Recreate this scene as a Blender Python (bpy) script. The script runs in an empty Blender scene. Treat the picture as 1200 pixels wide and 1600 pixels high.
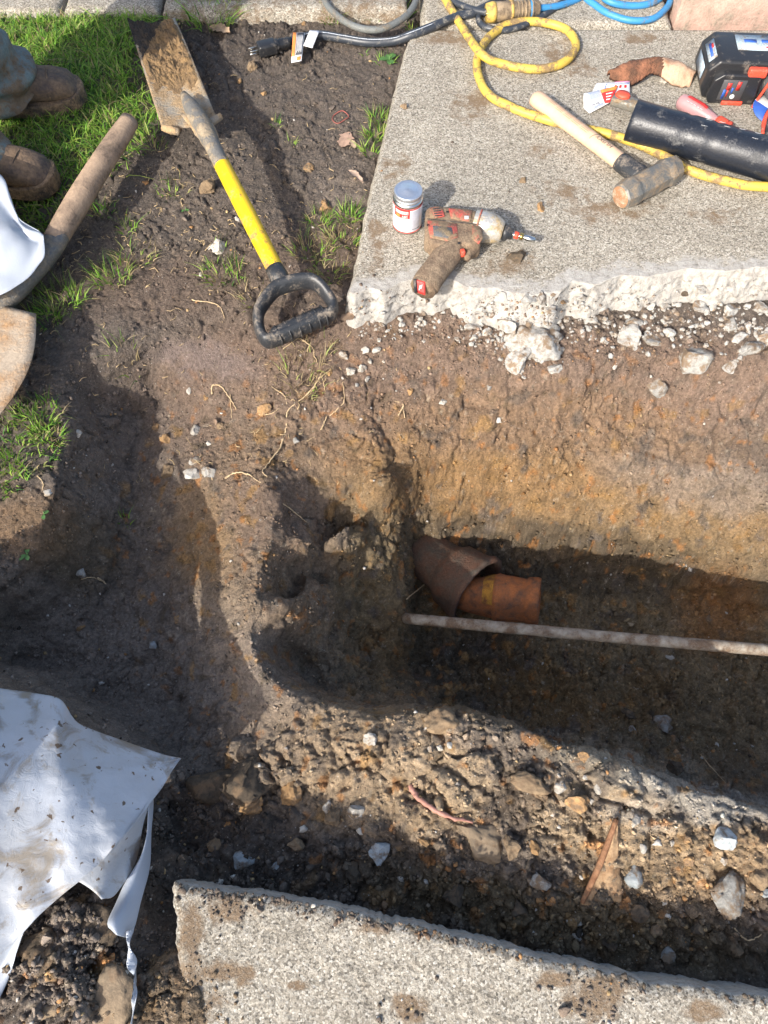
import bpy, math, random
import numpy as np
from mathutils import Vector, Matrix, Euler
random.seed(7); rng = np.random.default_rng(7)
S = bpy.context.scene
COL = S.collection
R = math.radians

# ------------------------------------------------------------------ camera, sky, sun, exposure
CAM_H, PITCH, FPX = 1.25, 64.0, 1165.0
cam_d = bpy.data.cameras.new('camera'); cam = bpy.data.objects.new('camera', cam_d); COL.objects.link(cam)
cam.location = (0, 0, CAM_H); cam.rotation_euler = (R(90 - PITCH), 0, 0)
cam_d.sensor_fit = 'VERTICAL'; cam_d.sensor_height = 24.0; cam_d.lens = 24.0 * FPX / 1600.0
cam_d.clip_start = 0.02; cam_d.clip_end = 200
S.camera = cam
SUN_EL, SUN_AZ = 34.0, 36.5            # light travels towards +x (sin az), +y (cos az)
W = bpy.data.worlds.new('World'); S.world = W; W.use_nodes = True
wn = W.node_tree; bg = wn.nodes['Background']
sky = wn.nodes.new('ShaderNodeTexSky'); sky.sky_type = 'NISHITA'; sky.sun_disc = False
sky.sun_elevation = R(SUN_EL); sky.sun_rotation = R(180 + SUN_AZ)
sky.air_density = 1.0; sky.dust_density = 4.0; sky.ozone_density = 1.0
wn.links.new(sky.outputs[0], bg.inputs[0]); bg.inputs[1].default_value = 0.15
sd = bpy.data.lights.new('sun', 'SUN'); sun = bpy.data.objects.new('sun', sd); COL.objects.link(sun)
sd.energy = 3.3; sd.angle = R(0.55); sd.color = (1.0, 0.95, 0.87)
ld = Vector((math.sin(R(SUN_AZ)) * math.cos(R(SUN_EL)), math.cos(R(SUN_AZ)) * math.cos(R(SUN_EL)), -math.sin(R(SUN_EL))))
sun.rotation_euler = ld.to_track_quat('-Z', 'Y').to_euler(); sun.location = (-2, -2, 3)
S.view_settings.view_transform = 'Standard'; S.view_settings.look = 'None'
S.view_settings.exposure = 0.84; S.view_settings.gamma = 1.0
S.view_settings.use_curve_mapping = False

# ------------------------------------------------------------------ placing: a photo point on a level plane z
_p = R(PITCH)
FW = np.array([0, math.cos(_p), -math.sin(_p)]); UP = np.array([0, math.sin(_p), math.cos(_p)]); RT = np.array([1., 0, 0])
CP = np.array([0, 0, CAM_H])
def at(px, py, z=0.0):
    d = FW + RT * (px - 600) / FPX + UP * (800 - py) / FPX
    return CP + d * ((z - CAM_H) / d[2])
def proj(P):
    v = np.asarray(P) - CP; w = v @ FW
    return 600 + FPX * (v @ RT) / w, 800 - FPX * (v @ UP) / w

# ------------------------------------------------------------------ numpy noise
_perm = rng.permutation(256).astype(np.int32)
_g = rng.normal(size=(256, 3)).astype(np.float32); _g /= np.linalg.norm(_g, axis=1)[:, None]
_rp = rng.random((256, 3)).astype(np.float32)
def _h(x, y, z): return _perm[(_perm[(_perm[x & 255] + y) & 255] + z) & 255]
def perlin(P):
    P = P.astype(np.float32); I = np.floor(P).astype(np.int32); F = P - I
    u = F * F * F * (F * (F * 6 - 15) + 10); out = 0
    for dx in (0, 1):
        for dy in (0, 1):
            for dz in (0, 1):
                g = _g[_h(I[:, 0] + dx, I[:, 1] + dy, I[:, 2] + dz)]
                d = g[:, 0] * (F[:, 0] - dx) + g[:, 1] * (F[:, 1] - dy) + g[:, 2] * (F[:, 2] - dz)
                w = (u[:, 0] if dx else 1 - u[:, 0]) * (u[:, 1] if dy else 1 - u[:, 1]) * (u[:, 2] if dz else 1 - u[:, 2])
                out = out + w * d
    return out * 1.6
def fbm(P, sc, n=3, off=0.0, gain=0.5):
    o = 0; a = 1; t = 0
    for i in range(n):
        o = o + a * perlin(P * sc + off + i * 17.3); t += a; a *= gain; sc *= 2.05
    return o / t
def worley(P):
    """F1 and a random value of the nearest cell."""
    P = P.astype(np.float32); I = np.floor(P).astype(np.int32); F = P - I
    best = np.full(len(P), 9., np.float32); b2 = best.copy(); cid = np.zeros(len(P), np.int32)
    for dx in (-1, 0, 1):
        for dy in (-1, 0, 1):
            for dz in (-1, 0, 1):
                h = _h(I[:, 0] + dx, I[:, 1] + dy, I[:, 2] + dz); r = _rp[h]
                d = (dx + r[:, 0] - F[:, 0]) ** 2 + (dy + r[:, 1] - F[:, 1]) ** 2 + (dz + r[:, 2] - F[:, 2]) ** 2
                m = d < best; b2 = np.where(m, best, np.minimum(b2, d)); cid = np.where(m, h, cid); best = np.where(m, d, best)
    return np.sqrt(best), np.sqrt(b2), cid
def sstep(a, b, x):
    t = np.clip((x - a) / (b - a), 0, 1); return t * t * (3 - 2 * t)

# ------------------------------------------------------------------ materials
def nodemat(name):
    m = bpy.data.materials.new(name); m.use_nodes = True; nt = m.node_tree
    return m, nt, nt.nodes['Principled BSDF']
def N(nt, t, **k):
    n = nt.nodes.new(t)
    for a, v in k.items():
        if a.startswith('i_'):
            key = a[2:]; n.inputs[int(key) if key.isdigit() else key].default_value = v
        else: setattr(n, a, v)
    return n
def rgba(c): return (c[0], c[1], c[2], 1.0)
def ramp(nt, src, stops):
    r = nt.nodes.new('ShaderNodeValToRGB'); e = r.color_ramp.elements
    while len(e) > 1: e.remove(e[-1])
    e[0].position = stops[0][0]; e[0].color = rgba(stops[0][1])
    for p, c in stops[1:]:
        x = e.new(p); x.color = rgba(c)
    nt.links.new(src, r.inputs[0]); return r
def mixc(nt, fac, a, b, mode='MIX'):
    m = nt.nodes.new('ShaderNodeMix'); m.data_type = 'RGBA'; m.blend_type = mode
    for sock, v in ((m.inputs[0], fac), (m.inputs[6], a), (m.inputs[7], b)):
        if hasattr(v, 'is_linked') or isinstance(v, bpy.types.NodeSocket): nt.links.new(v, sock)
        else: sock.default_value = v if not isinstance(v, tuple) else (rgba(v) if len(v) == 3 else v)
    return m.outputs[2]
def g3(v): return (v, v, v)
def coords(nt, kind='Object'):
    if kind == 'World': return N(nt, 'ShaderNodeNewGeometry').outputs['Position']
    return N(nt, 'ShaderNodeTexCoord').outputs[kind]
def noise(nt, co, sc, det=4, rough=0.55, dist=0.0):
    n = N(nt, 'ShaderNodeTexNoise', i_Scale=sc, i_Detail=det, i_Roughness=rough, i_Distortion=dist)
    nt.links.new(co, n.inputs['Vector']); return n.outputs[0]
def bump(nt, bs, h, dist=0.001, st=1.0, prev=None):
    b = N(nt, 'ShaderNodeBump', i_Strength=st, i_Distance=dist); nt.links.new(h, b.inputs['Height'])
    if prev: nt.links.new(prev, b.inputs['Normal'])
    nt.links.new(b.outputs[0], bs.inputs['Normal']); return b.outputs[0]

def mat_dirty(name, base, dirt=(0.2, 0.14, 0.09), amount=0.5, scale=14, rough=0.5, metal=0.0, edge=0.06, bumpd=0.0006, var=0.25, spec=0.5, dbump=0.0012, coat=0.0):
    """a surface with grime lying on it in patches of its own"""
    m, nt, bs = nodemat(name); co = coords(nt, 'World')
    n1 = noise(nt, co, scale, 6, 0.62, 0.3); n2 = noise(nt, co, scale * 9, 4, 0.6)
    b0 = tuple(max(0, c * (1 - var)) for c in base); b1 = tuple(min(1, c * (1 + var * .6)) for c in base)
    bc = ramp(nt, n2, [(0.3, b0), (0.7, b1)]).outputs[0]
    d0 = tuple(c * .6 for c in dirt); d1 = tuple(min(1, c * 1.35) for c in dirt)
    dc = ramp(nt, noise(nt, co, scale * 5, 5, .65), [(0.3, d0), (0.7, d1)]).outputs[0]
    k = N(nt, 'ShaderNodeMath', operation='MULTIPLY_ADD', i_1=0.35, i_2=-0.17); nt.links.new(n2, k.inputs[0])
    s = N(nt, 'ShaderNodeMath', operation='ADD'); nt.links.new(n1, s.inputs[0]); nt.links.new(k.outputs[0], s.inputs[1])
    t = 0.72 - 0.44 * amount
    f = ramp(nt, s.outputs[0], [(max(0.001, t - edge), g3(0)), (min(0.999, t + edge), g3(1))]).outputs[0]
    c = mixc(nt, f, bc, dc); nt.links.new(c, bs.inputs['Base Color'])
    rr = mixc(nt, f, g3(rough), g3(0.92)); nt.links.new(rr, bs.inputs['Roughness'])
    if metal:
        mm = mixc(nt, f, g3(metal), g3(0)); nt.links.new(mm, bs.inputs['Metallic'])
    bs.inputs['Specular IOR Level'].default_value = spec
    if coat: bs.inputs['Coat Weight'].default_value = coat
    h = N(nt, 'ShaderNodeMath', operation='MULTIPLY_ADD', i_1=1.0); nt.links.new(f, h.inputs[0]); nt.links.new(n2, h.inputs[2])
    p = bump(nt, bs, h.outputs[0], dbump, 0.8)
    return m
def mat_plain(name, c, rough=0.5, metal=0.0, bs_=0.0, scale=60, var=0.15, spec=0.5):
    m, nt, bs = nodemat(name); co = coords(nt)
    n = noise(nt, co, scale, 5, .6)
    nt.links.new(ramp(nt, n, [(0.3, tuple(x * (1 - var) for x in c)), (0.7, tuple(min(1, x * (1 + var)) for x in c))]).outputs[0], bs.inputs['Base Color'])
    bs.inputs['Roughness'].default_value = rough; bs.inputs['Metallic'].default_value = metal
    bs.inputs['Specular IOR Level'].default_value = spec
    if bs_: bump(nt, bs, n, bs_, 0.7)
    return m
def mat_soil():
    m, nt, bs = nodemat('soil'); co = coords(nt, 'World')
    a = N(nt, 'ShaderNodeAttribute', attribute_name='Col').outputs['Color']
    n = noise(nt, co, 170, 5, 0.7); n3 = noise(nt, co, 900, 3, 0.7)
    f = ramp(nt, n, [(0.28, g3(0.52)), (0.5, g3(1.0)), (0.74, g3(1.5))]).outputs[0]
    c = mixc(nt, 1.0, a, f, 'MULTIPLY')
    f2 = ramp(nt, n3, [(0.3, g3(0.7)), (0.7, g3(1.3))]).outputs[0]
    c = mixc(nt, 1.0, c, f2, 'MULTIPLY')
    # scattered pale grit
    v = N(nt, 'ShaderNodeTexVoronoi', i_Scale=300.0); nt.links.new(co, v.inputs['Vector'])
    sp = N(nt, 'ShaderNodeSeparateColor'); nt.links.new(v.outputs['Color'], sp.inputs[0])
    sel = N(nt, 'ShaderNodeMath', operation='GREATER_THAN', i_1=0.945); nt.links.new(sp.outputs[0], sel.inputs[0])
    dd = N(nt, 'ShaderNodeMath', operation='LESS_THAN', i_1=0.34); nt.links.new(v.outputs['Distance'], dd.inputs[0])
    ss = N(nt, 'ShaderNodeMath', operation='MULTIPLY'); nt.links.new(sel.outputs[0], ss.inputs[0]); nt.links.new(dd.outputs[0], ss.inputs[1])
    gc = ramp(nt, sp.outputs[1], [(0.0, (0.42, 0.38, 0.32)), (0.5, (0.33, 0.24, 0.15)), (1.0, (0.5, 0.47, 0.42))]).outputs[0]
    s2 = N(nt, 'ShaderNodeMath', operation='MULTIPLY', i_1=0.8); nt.links.new(ss.outputs[0], s2.inputs[0])
    c = mixc(nt, s2.outputs[0], c, gc)
    nt.links.new(c, bs.inputs['Base Color'])
    nt.links.new(ramp(nt, noise(nt, co, 12, 4, .6), [(0.35, g3(0.58)), (0.6, g3(0.92))]).outputs[0], bs.inputs['Roughness']); bs.inputs['Specular IOR Level'].default_value = 0.3
    hh = N(nt, 'ShaderNodeMath', operation='MULTIPLY_ADD', i_1=0.35); nt.links.new(n3, hh.inputs[0]); nt.links.new(n, hh.inputs[2])
    bump(nt, bs, hh.outputs[0], 0.0075, 0.95)
    return m
def mat_concrete():
    """weathered exposed aggregate; attribute Col.r = how freshly broken, Col.g = how much mud"""
    m, nt, bs = nodemat('concrete'); co = coords(nt, 'World')
    at_ = N(nt, 'ShaderNodeAttribute', attribute_name='Col').outputs['Color']
    sp = N(nt, 'ShaderNodeSeparateColor'); nt.links.new(at_, sp.inputs[0])
    v = N(nt, 'ShaderNodeTexVoronoi', i_Scale=330.0, i_Randomness=1.0); nt.links.new(co, v.inputs['Vector'])
    vs = N(nt, 'ShaderNodeSeparateColor'); nt.links.new(v.outputs['Color'], vs.inputs[0])
    agg = ramp(nt, vs.outputs[0], [(0.0, (0.14, 0.127, 0.107)), (0.22, (0.26, 0.237, 0.198)), (0.55, (0.36, 0.331, 0.28)), (0.85, (0.445, 0.415, 0.357)), (1.0, (0.55, 0.525, 0.47))]).outputs[0]
    n = noise(nt, co, 420, 4, 0.7)
    agg = mixc(nt, 0.85, agg, ramp(nt, n, [(0.3, g3(0.6)), (0.7, g3(1.4))]).outputs[0], 'MULTIPLY')
    big = noise(nt, co, 5, 5, 0.6)
    agg = mixc(nt, 0.6, agg, ramp(nt, big, [(0.35, (0.82, 0.79, 0.74)), (0.65, (1.12, 1.1, 1.06))]).outputs[0], 'MULTIPLY')
    nw = noise(nt, co, 60, 6, 0.7)
    fresh = ramp(nt, nw, [(0.3, (0.20, 0.185, 0.165)), (0.45, (0.37, 0.35, 0.32)), (0.7, (0.49, 0.475, 0.445))]).outputs[0]
    fa = N(nt, 'ShaderNodeMath', operation='MULTIPLY_ADD', i_1=0.9, i_2=-0.45); nt.links.new(noise(nt, co, 45, 6, .7), fa.inputs[0])
    fb = N(nt, 'ShaderNodeMath', operation='ADD'); nt.links.new(fa.outputs[0], fb.inputs[0]); nt.links.new(sp.outputs[0], fb.inputs[1])
    ff = ramp(nt, fb.outputs[0], [(0.4, g3(0)), (0.62, g3(1))]).outputs[0]
    c = mixc(nt, ff, agg, fresh)
    ma = N(nt, 'ShaderNodeMath', operation='MULTIPLY_ADD', i_1=1.5, i_2=-0.75); nt.links.new(noise(nt, co, 26, 7, .68, .4), ma.inputs[0])
    mb = N(nt, 'ShaderNodeMath', operation='ADD'); nt.links.new(ma.outputs[0], mb.inputs[0]); nt.links.new(sp.outputs[1], mb.inputs[1])
    mf = ramp(nt, mb.outputs[0], [(0.42, g3(0)), (0.66, g3(0.95))]).outputs[0]
    mf = mixc(nt, 1.0, mf, ramp(nt, noise(nt, co, 150, 5, .7), [(0.30, g3(.4)), (0.5, g3(1))]).outputs[0], 'MULTIPLY')
    mud = ramp(nt, n, [(0.3, (0.13, 0.09, 0.058)), (0.7, (0.27, 0.195, 0.125))]).outputs[0]
    c = mixc(nt, mf, c, mud)
    nt.links.new(c, bs.inputs['Base Color'])
    bs.inputs['Roughness'].default_value = 0.9; bs.inputs['Specular IOR Level'].default_value = 0.25
    h1 = N(nt, 'ShaderNodeMath', operation='MULTIPLY_ADD', i_1=0.6); nt.links.new(n, h1.inputs[0]); nt.links.new(vs.outputs[0], h1.inputs[2])
    h2 = N(nt, 'ShaderNodeMath', operation='MULTIPLY_ADD', i_1=1.6); nt.links.new(nw, h2.inputs[0]); nt.links.new(h1.outputs[0], h2.inputs[2])
    bump(nt, bs, h2.outputs[0], 0.0022, 0.85)
    return m
def mat_stone(name, lo, hi, scale=90, rough=0.85, dirt=0.3):
    m, nt, bs = nodemat(name); co = coords(nt, 'World')
    n = noise(nt, co, scale, 6, .68)
    c = ramp(nt, n, [(0.32, lo), (0.66, hi)]).outputs[0]
    d = noise(nt, co, 38, 6, .66, .4); t = .75 - .5 * dirt
    f = ramp(nt, d, [(t - .05, g3(0)), (t + .06, g3(.9))]).outputs[0]
    c = mixc(nt, f, c, (0.19, 0.13, 0.08))
    oi = N(nt, 'ShaderNodeObjectInfo').outputs['Random']
    c = mixc(nt, 1.0, c, ramp(nt, oi, [(0, g3(.78)), (1, g3(1.12))]).outputs[0], 'MULTIPLY')
    nt.links.new(c, bs.inputs['Base Color']); bs.inputs['Roughness'].default_value = rough
    bs.inputs['Specular IOR Level'].default_value = .3
    bump(nt, bs, noise(nt, co, scale * 3, 6, .7), 0.0016, .9)
    return m
def mat_attr(name, rough=0.9, spec=0.2, transl=0.0, bumpy=True):
    m, nt, bs = nodemat(name); co = coords(nt, 'World')
    a = N(nt, 'ShaderNodeAttribute', attribute_name='Col').outputs['Color']
    n = noise(nt, co, 400, 4, .65)
    c = mixc(nt, 1.0, a, ramp(nt, n, [(0.3, g3(.7)), (0.7, g3(1.3))]).outputs[0], 'MULTIPLY') if bumpy else a
    nt.links.new(c, bs.inputs['Base Color']); bs.inputs['Roughness'].default_value = rough
    bs.inputs['Specular IOR Level'].default_value = spec
    if bumpy: bump(nt, bs, n, 0.002, .8)
    if transl:
        tr = N(nt, 'ShaderNodeBsdfTranslucent'); nt.links.new(a, tr.inputs[0])
        mx = N(nt, 'ShaderNodeMixShader', i_0=transl); nt.links.new(bs.outputs[0], mx.inputs[1]); nt.links.new(tr.outputs[0], mx.inputs[2])
        nt.links.new(mx.outputs[0], nt.nodes['Material Output'].inputs[0])
    return m
M = {}
M['soil'] = mat_soil(); M['concrete'] = mat_concrete()
M['crumb'] = mat_attr('soil_crumb'); M['grass'] = mat_attr('grass', .55, .3, .35, False)
M['straw'] = mat_plain('straw', (.42, .31, .17), .8, 0, 0, 60, .3)
M['root'] = mat_plain('root', (.46, .34, .2), .8, 0, .0006, 140, .35)
M['fragment'] = mat_stone('fresh_concrete', (.24, .23, .21), (.48, .465, .43), 110, .9, .42)
M['pale_stone'] = mat_stone('pale_stone', (.32, .295, .25), (.52, .49, .44), 70, .85, .38)
M['grey_stone'] = mat_stone('grey_stone', (.20, .195, .18), (.38, .37, .34), 120, .85, .45)
M['blue_stone'] = mat_stone('blue_stone', (.25, .28, .29), (.42, .45, .46), 90, .8, .4)
M['brown_stone'] = mat_stone('brown_stone', (.15, .105, .065), (.29, .21, .13), 80, .9, .4)
M['ochre_stone'] = mat_stone('ochre_stone', (.24, .14, .065), (.40, .25, .12), 80, .9, .45)
M['dark_clod'] = mat_stone('dark_clod', (.055, .045, .035), (.13, .10, .07), 90, .92, .4)
M['clay'] = mat_stone('clay_lump', (.16, .12, .08), (.27, .205, .135), 60, .8, .3)

# ------------------------------------------------------------------ object helpers
def link_props(o, label=None, cat=None, group=None, kind=None):
    if label: o['label'] = label
    if cat: o['category'] = cat
    if group: o['group'] = group
    if kind: o['kind'] = kind
    return o
def thing(name, label, cat, loc, group=None):
    o = bpy.data.objects.new(name, None); COL.objects.link(o); o.location = Vector(loc); o.empty_display_size = .05
    o['root'] = list(map(float, loc)); del o['root']
    o_loc[o.name] = Vector(loc)
    return link_props(o, label, cat, group)
o_loc = {}
def mesh(name, V, F, mat, smooth=True):
    me = bpy.data.meshes.new(name); V = np.asarray(V, dtype=float)
    me.from_pydata([tuple(v) for v in V], [], [tuple(int(i) for i in f) for f in F]); me.update()
    if smooth: me.polygons.foreach_set('use_smooth', [True] * len(me.polygons))
    for mm in (mat if isinstance(mat, (list, tuple)) else [mat]): me.materials.append(mm)
    return me
def part(name, VF, mat, parent, smooth=True, label=None, kind=None, matid=None):
    V, F = VF; base = o_loc[parent.name]
    V = np.asarray(V, float) - np.array(base)
    me = mesh(name, V, F, mat, smooth)
    if matid is not None: me.polygons.foreach_set('material_index', matid)
    o = bpy.data.objects.new(name, me); COL.objects.link(o); o.parent = parent; o_loc[o.name] = base
    link_props(o, label, None, None, kind); return o
def single(name, VF, mat, label, cat, group=None, smooth=True, kind=None, loc=None):
    V, F = VF; V = np.asarray(V, float)
    b = np.array([V[:, 0].mean(), V[:, 1].mean(), V[:, 2].min()]) if loc is None else np.asarray(loc, float)
    me = mesh(name, V - b, F, mat, smooth); o = bpy.data.objects.new(name, me); COL.objects.link(o)
    o.location = Vector(b); o_loc[o.name] = Vector(b)
    return link_props(o, label, cat, group, kind)
def fast_mesh(name, V, Q, mat, cols=None, smooth=True):
    """big mesh from arrays; Q is (n,3) or (n,4)"""
    me = bpy.data.meshes.new(name); n, k = Q.shape
    me.vertices.add(len(V)); me.vertices.foreach_set('co', V.astype(np.float32).ravel())
    me.loops.add(n * k); me.loops.foreach_set('vertex_index', Q.astype(np.int32).ravel())
    me.polygons.add(n); me.polygons.foreach_set('loop_start', np.arange(0, n * k, k, dtype=np.int32))
    if smooth: me.polygons.foreach_set('use_smooth', np.ones(n, bool))
    me.update(calc_edges=True); me.materials.append(mat)
    if cols is not None:
        a = me.color_attributes.new('Col', 'FLOAT_COLOR', 'POINT')
        a.data.foreach_set('color', np.concatenate([cols, np.ones((len(cols), 1))], 1).astype(np.float32).ravel())
    return me
def cat_(*vfs):
    V = []; F = []; o = 0
    for v, f in vfs:
        v = np.asarray(v, float); V.append(v); F += [tuple(int(i) + o for i in q) for q in f]; o += len(v)
    return np.vstack(V), F
def spline(P, n=8, closed=False):
    P = [np.asarray(p, float) for p in P]; out = []; m = len(P)
    rngi = range(m) if closed else range(m - 1)
    for i in rngi:
        p1, p2 = P[i], P[(i + 1) % m]
        p0 = P[(i - 1) % m] if (closed or i > 0) else 2 * p1 - p2
        p3 = P[(i + 2) % m] if (closed or i + 2 < m) else 2 * p2 - p1
        for t in np.linspace(0, 1, n, endpoint=False):
            out.append(.5 * ((2 * p1) + (-p0 + p2) * t + (2 * p0 - 5 * p1 + 4 * p2 - p3) * t * t + (-p0 + 3 * p1 - 3 * p2 + p3) * t ** 3))
    if not closed: out.append(P[-1])
    return np.array(out)
def tube(P, r, seg=10, caps=True, closed=False, ell=None, up=(0, 0, 1)):
    """tube along P; r scalar or list; ell = scale of the cross-section along 'up'"""
    P = np.asarray(P, float); n = len(P); r = np.full(n, r, float) if np.isscalar(r) else np.interp(np.linspace(0, 1, n), np.linspace(0, 1, len(r)), r)
    if closed: T = np.roll(P, -1, 0) - np.roll(P, 1, 0)
    else: T = np.gradient(P, axis=0)
    T /= np.linalg.norm(T, axis=1)[:, None] + 1e-12
    up = np.asarray(up, float); V = []; F = []
    a = np.linspace(0, 2 * math.pi, seg, endpoint=False)
    for i in range(n):
        s = np.cross(T[i], up)
        if np.linalg.norm(s) < 1e-3: s = np.cross(T[i], (0, 1., .2))
        s /= np.linalg.norm(s); u = np.cross(s, T[i]); e = 1.0 if ell is None else ell
        for q in a: V.append(P[i] + r[i] * (math.cos(q) * s + e * math.sin(q) * u))
    for i in range(n if closed else n - 1):
        j = (i + 1) % n
        for k in range(seg):
            F.append((i * seg + k, i * seg + (k + 1) % seg, j * seg + (k + 1) % seg, j * seg + k))
    if caps and not closed:
        F.append(tuple(range(seg))[::-1]); F.append(tuple(range((n - 1) * seg, n * seg)))
    return np.array(V), F
def frame(o, x, zhint=(0, 0, 1)):
    x = np.asarray(x, float); x = x / np.linalg.norm(x); z = np.asarray(zhint, float)
    y = np.cross(z, x); y /= np.linalg.norm(y); z = np.cross(x, y)
    Mx = np.eye(4); Mx[:3, 0] = x; Mx[:3, 1] = y; Mx[:3, 2] = z; Mx[:3, 3] = o; return Mx
def xf(VF, Mx):
    V, F = VF; V = np.asarray(V, float); return V @ Mx[:3, :3].T + Mx[:3, 3], F
def lathe(prof, seg=32, a0=0, a1=360):
    """profile (x, r) turned about the local X axis"""
    full = abs(a1 - a0) >= 360; m = seg if full else seg + 1; V = []; F = []
    an = [R(a0 + (a1 - a0) * k / seg) for k in range(m)]
    for x, r in prof:
        for q in an: V.append((x, r * math.cos(q), r * math.sin(q)))
    for i in range(len(prof) - 1):
        for k in range(seg):
            k2 = (k + 1) % m
            F.append((i * m + k, i * m + k2, (i + 1) * m + k2, (i + 1) * m + k))
    return np.array(V), F
import bmesh
def bevbox(sx, sy, sz, bev=.004, seg=2, c=(0, 0, 0), taper=None):
    bm = bmesh.new(); bmesh.ops.create_cube(bm, size=1)
    for v in bm.verts:
        v.co = Vector((v.co.x * sx, v.co.y * sy, v.co.z * sz))
        if taper and v.co.z > 0: v.co.x *= taper[0]; v.co.y *= taper[1]
    if bev: bmesh.ops.bevel(bm, geom=bm.edges[:], offset=bev, segments=seg, profile=.6, affect='EDGES')
    bm.verts.ensure_lookup_table(); V = np.array([v.co[:] for v in bm.verts]) + np.array(c); F = [tuple(v.index for v in f.verts) for f in bm.faces]
    bm.free(); return V, F
def prism(pts, z0, z1, bev=.002, seg=2):
    bm = bmesh.new(); vs = [bm.verts.new((x, y, z0)) for x, y in pts]; f = bm.faces.new(vs)
    r = bmesh.ops.extrude_face_region(bm, geom=[f]); 
    for e in r['geom']:
        if isinstance(e, bmesh.types.BMVert): e.co.z = z1
    bmesh.ops.recalc_face_normals(bm, faces=bm.faces[:])
    if bev: bmesh.ops.bevel(bm, geom=bm.edges[:], offset=bev, segments=seg, profile=.6, affect='EDGES')
    bm.verts.index_update(); V = np.array([v.co[:] for v in bm.verts]); F = [tuple(v.index for v in f.verts) for f in bm.faces]; bm.free(); return V, F
def ico(sub):
    bm = bmesh.new(); bmesh.ops.create_icosphere(bm, subdivisions=sub, radius=1); V = np.array([v.co[:] for v in bm.verts]); F = np.array([[v.index for v in f.verts] for f in bm.faces]); bm.free(); return V, F
ICO = {k: ico(k) for k in (1, 2, 3, 4)}
def rockVF(seed, sub=3, ang=6, rough=.12, squash=(1, .8, .6)):
    r = np.random.default_rng(seed); V, F = ICO[sub]; V = V.copy()
    for _ in range(ang):
        n = r.normal(size=3); n /= np.linalg.norm(n); h = r.uniform(.45, .85)
        d = V @ n - h; V -= np.where(d > 0, d, 0)[:, None] * n
    V *= (1 + rough * fbm(V, 1.6, 3, seed * 3.1))[:, None]; V += .02 * r.normal(size=V.shape)
    V = V * np.array(squash); V /= np.abs(V).max(); return V, [tuple(f) for f in F]
def textVF(s, size, w=None):
    """flat lettering in the local XY plane, centred"""
    cu = bpy.data.curves.new('t', 'FONT'); cu.body = s; cu.size = size; cu.align_x = 'CENTER'; cu.align_y = 'CENTER'; cu.resolution_u = 2
    o = bpy.data.objects.new('t', cu); COL.objects.link(o); dg = bpy.context.evaluated_depsgraph_get(); me = bpy.data.meshes.new_from_object(o.evaluated_get(dg))
    V = np.array([v.co[:] for v in me.vertices]); F = [tuple(p.vertices) for p in me.polygons]
    bpy.data.objects.remove(o); bpy.data.meshes.remove(me); bpy.data.curves.remove(cu)
    if w: V[:, 0] *= w / (V[:, 0].max() - V[:, 0].min())
    return V, F
# ------------------------------------------------------------------ the ground: contours (photo x, photo y, height) on world cells, then relaxed
K = []
def c(*pts): K.append([(at(p[0], p[1], p[2])[0], at(p[0], p[1], p[2])[1], p[2]) for p in pts])
def cw(pts, off):           # world offsets from a rim: (dx, dy, z)
    K.append([(at(p[0], p[1], p[2])[0] + off[0], at(p[0], p[1], p[2])[1] + off[1], off[2]) for p in pts])
# upper left bed and lawn
c((-400, 40, -.02), (250, 40, -.02)); c((-400, 200, -.02), (100, 200, -.02), (200, 120, -.02)); c((-400, 320, -.03), (80, 330, -.03), (200, 240, -.03))
c((300, 60, -.03), (480, 50, -.03), (640, 45, -.03)); c((300, 200, -.045), (450, 200, -.05)); c((350, 350, -.045), (480, 330, -.055)); c((250, 400, -.045), (420, 420, -.055))
c((-300, 420, -.03), (60, 470, -.035), (150, 440, -.04), (380, 475, -.06)); c((-400, 0, -.02), (600, -5, -.03))
# beside and below the far slab
c((655, 0, -.025), (620, 120, -.03), (590, 230, -.035), (560, 340, -.04), (540, 430, -.055))
c((720, 0, -.11), (660, 200, -.11), (610, 400, -.13), (1500, 370, -.13)); c((720, 0, -.11), (1600, 0, -.11))
c((540, 475, -.06), (580, 500, -.07), (650, 488, -.07), (720, 494, -.072), (800, 515, -.075), (880, 500, -.075), (920, 492, -.072), (1000, 482, -.07), (1080, 472, -.07), (1200, 474, -.07), (1500, 480, -.07)); c((700, 560, -.105), (830, 585, -.115), (960, 560, -.105), (1200, 560, -.105), (1600, 570, -.105))
# rim of the cut bank, upper left
c((-300, 640, -.03), (60, 615, -.035), (110, 570, -.04), (180, 540, -.05), (250, 520, -.065), (330, 515, -.08), (400, 535, -.09), (520, 545, -.10))
c((250, 570, -.12), (330, 585, -.13), (400, 610, -.14)); c((245, 625, -.20), (300, 660, -.19), (360, 660, -.165), (440, 645, -.15), (560, 625, -.16))
# ridge between the two cuts
c((300, 715, -.175), (325, 735, -.17))
c((400, 720, -.16), (430, 800, -.135), (415, 880, -.125), (385, 950, -.125))
# left cut: floor and foot of the bank
c((212, 650, -.22), (208, 720, -.25), (200, 800, -.27), (190, 880, -.29), (170, 960, -.30), (110, 1045, -.31), (20, 1045, -.31))
c((262, 820, -.27), (255, 900, -.28), (240, 1000, -.29), (275, 1100, -.27), (320, 1180, -.22)); c((215, 1070, -.30), (150, 1085, -.30), (235, 1130, -.27), (285, 1190, -.22))
c((160, 640, -.14), (168, 720, -.18), (155, 800, -.20), (122, 890, -.22), (75, 955, -.24), (15, 985, -.25))
c((105, 600, -.045), (108, 650, -.05), (100, 720, -.055), (85, 780, -.06), (62, 850, -.075), (20, 905, -.085), (-50, 930, -.06), (-400, 890, .0))
c((-400, 640, -.03), (40, 650, -.03), (30, 750, -.045), (0, 840, -.07), (-400, 850, -.04))
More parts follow.
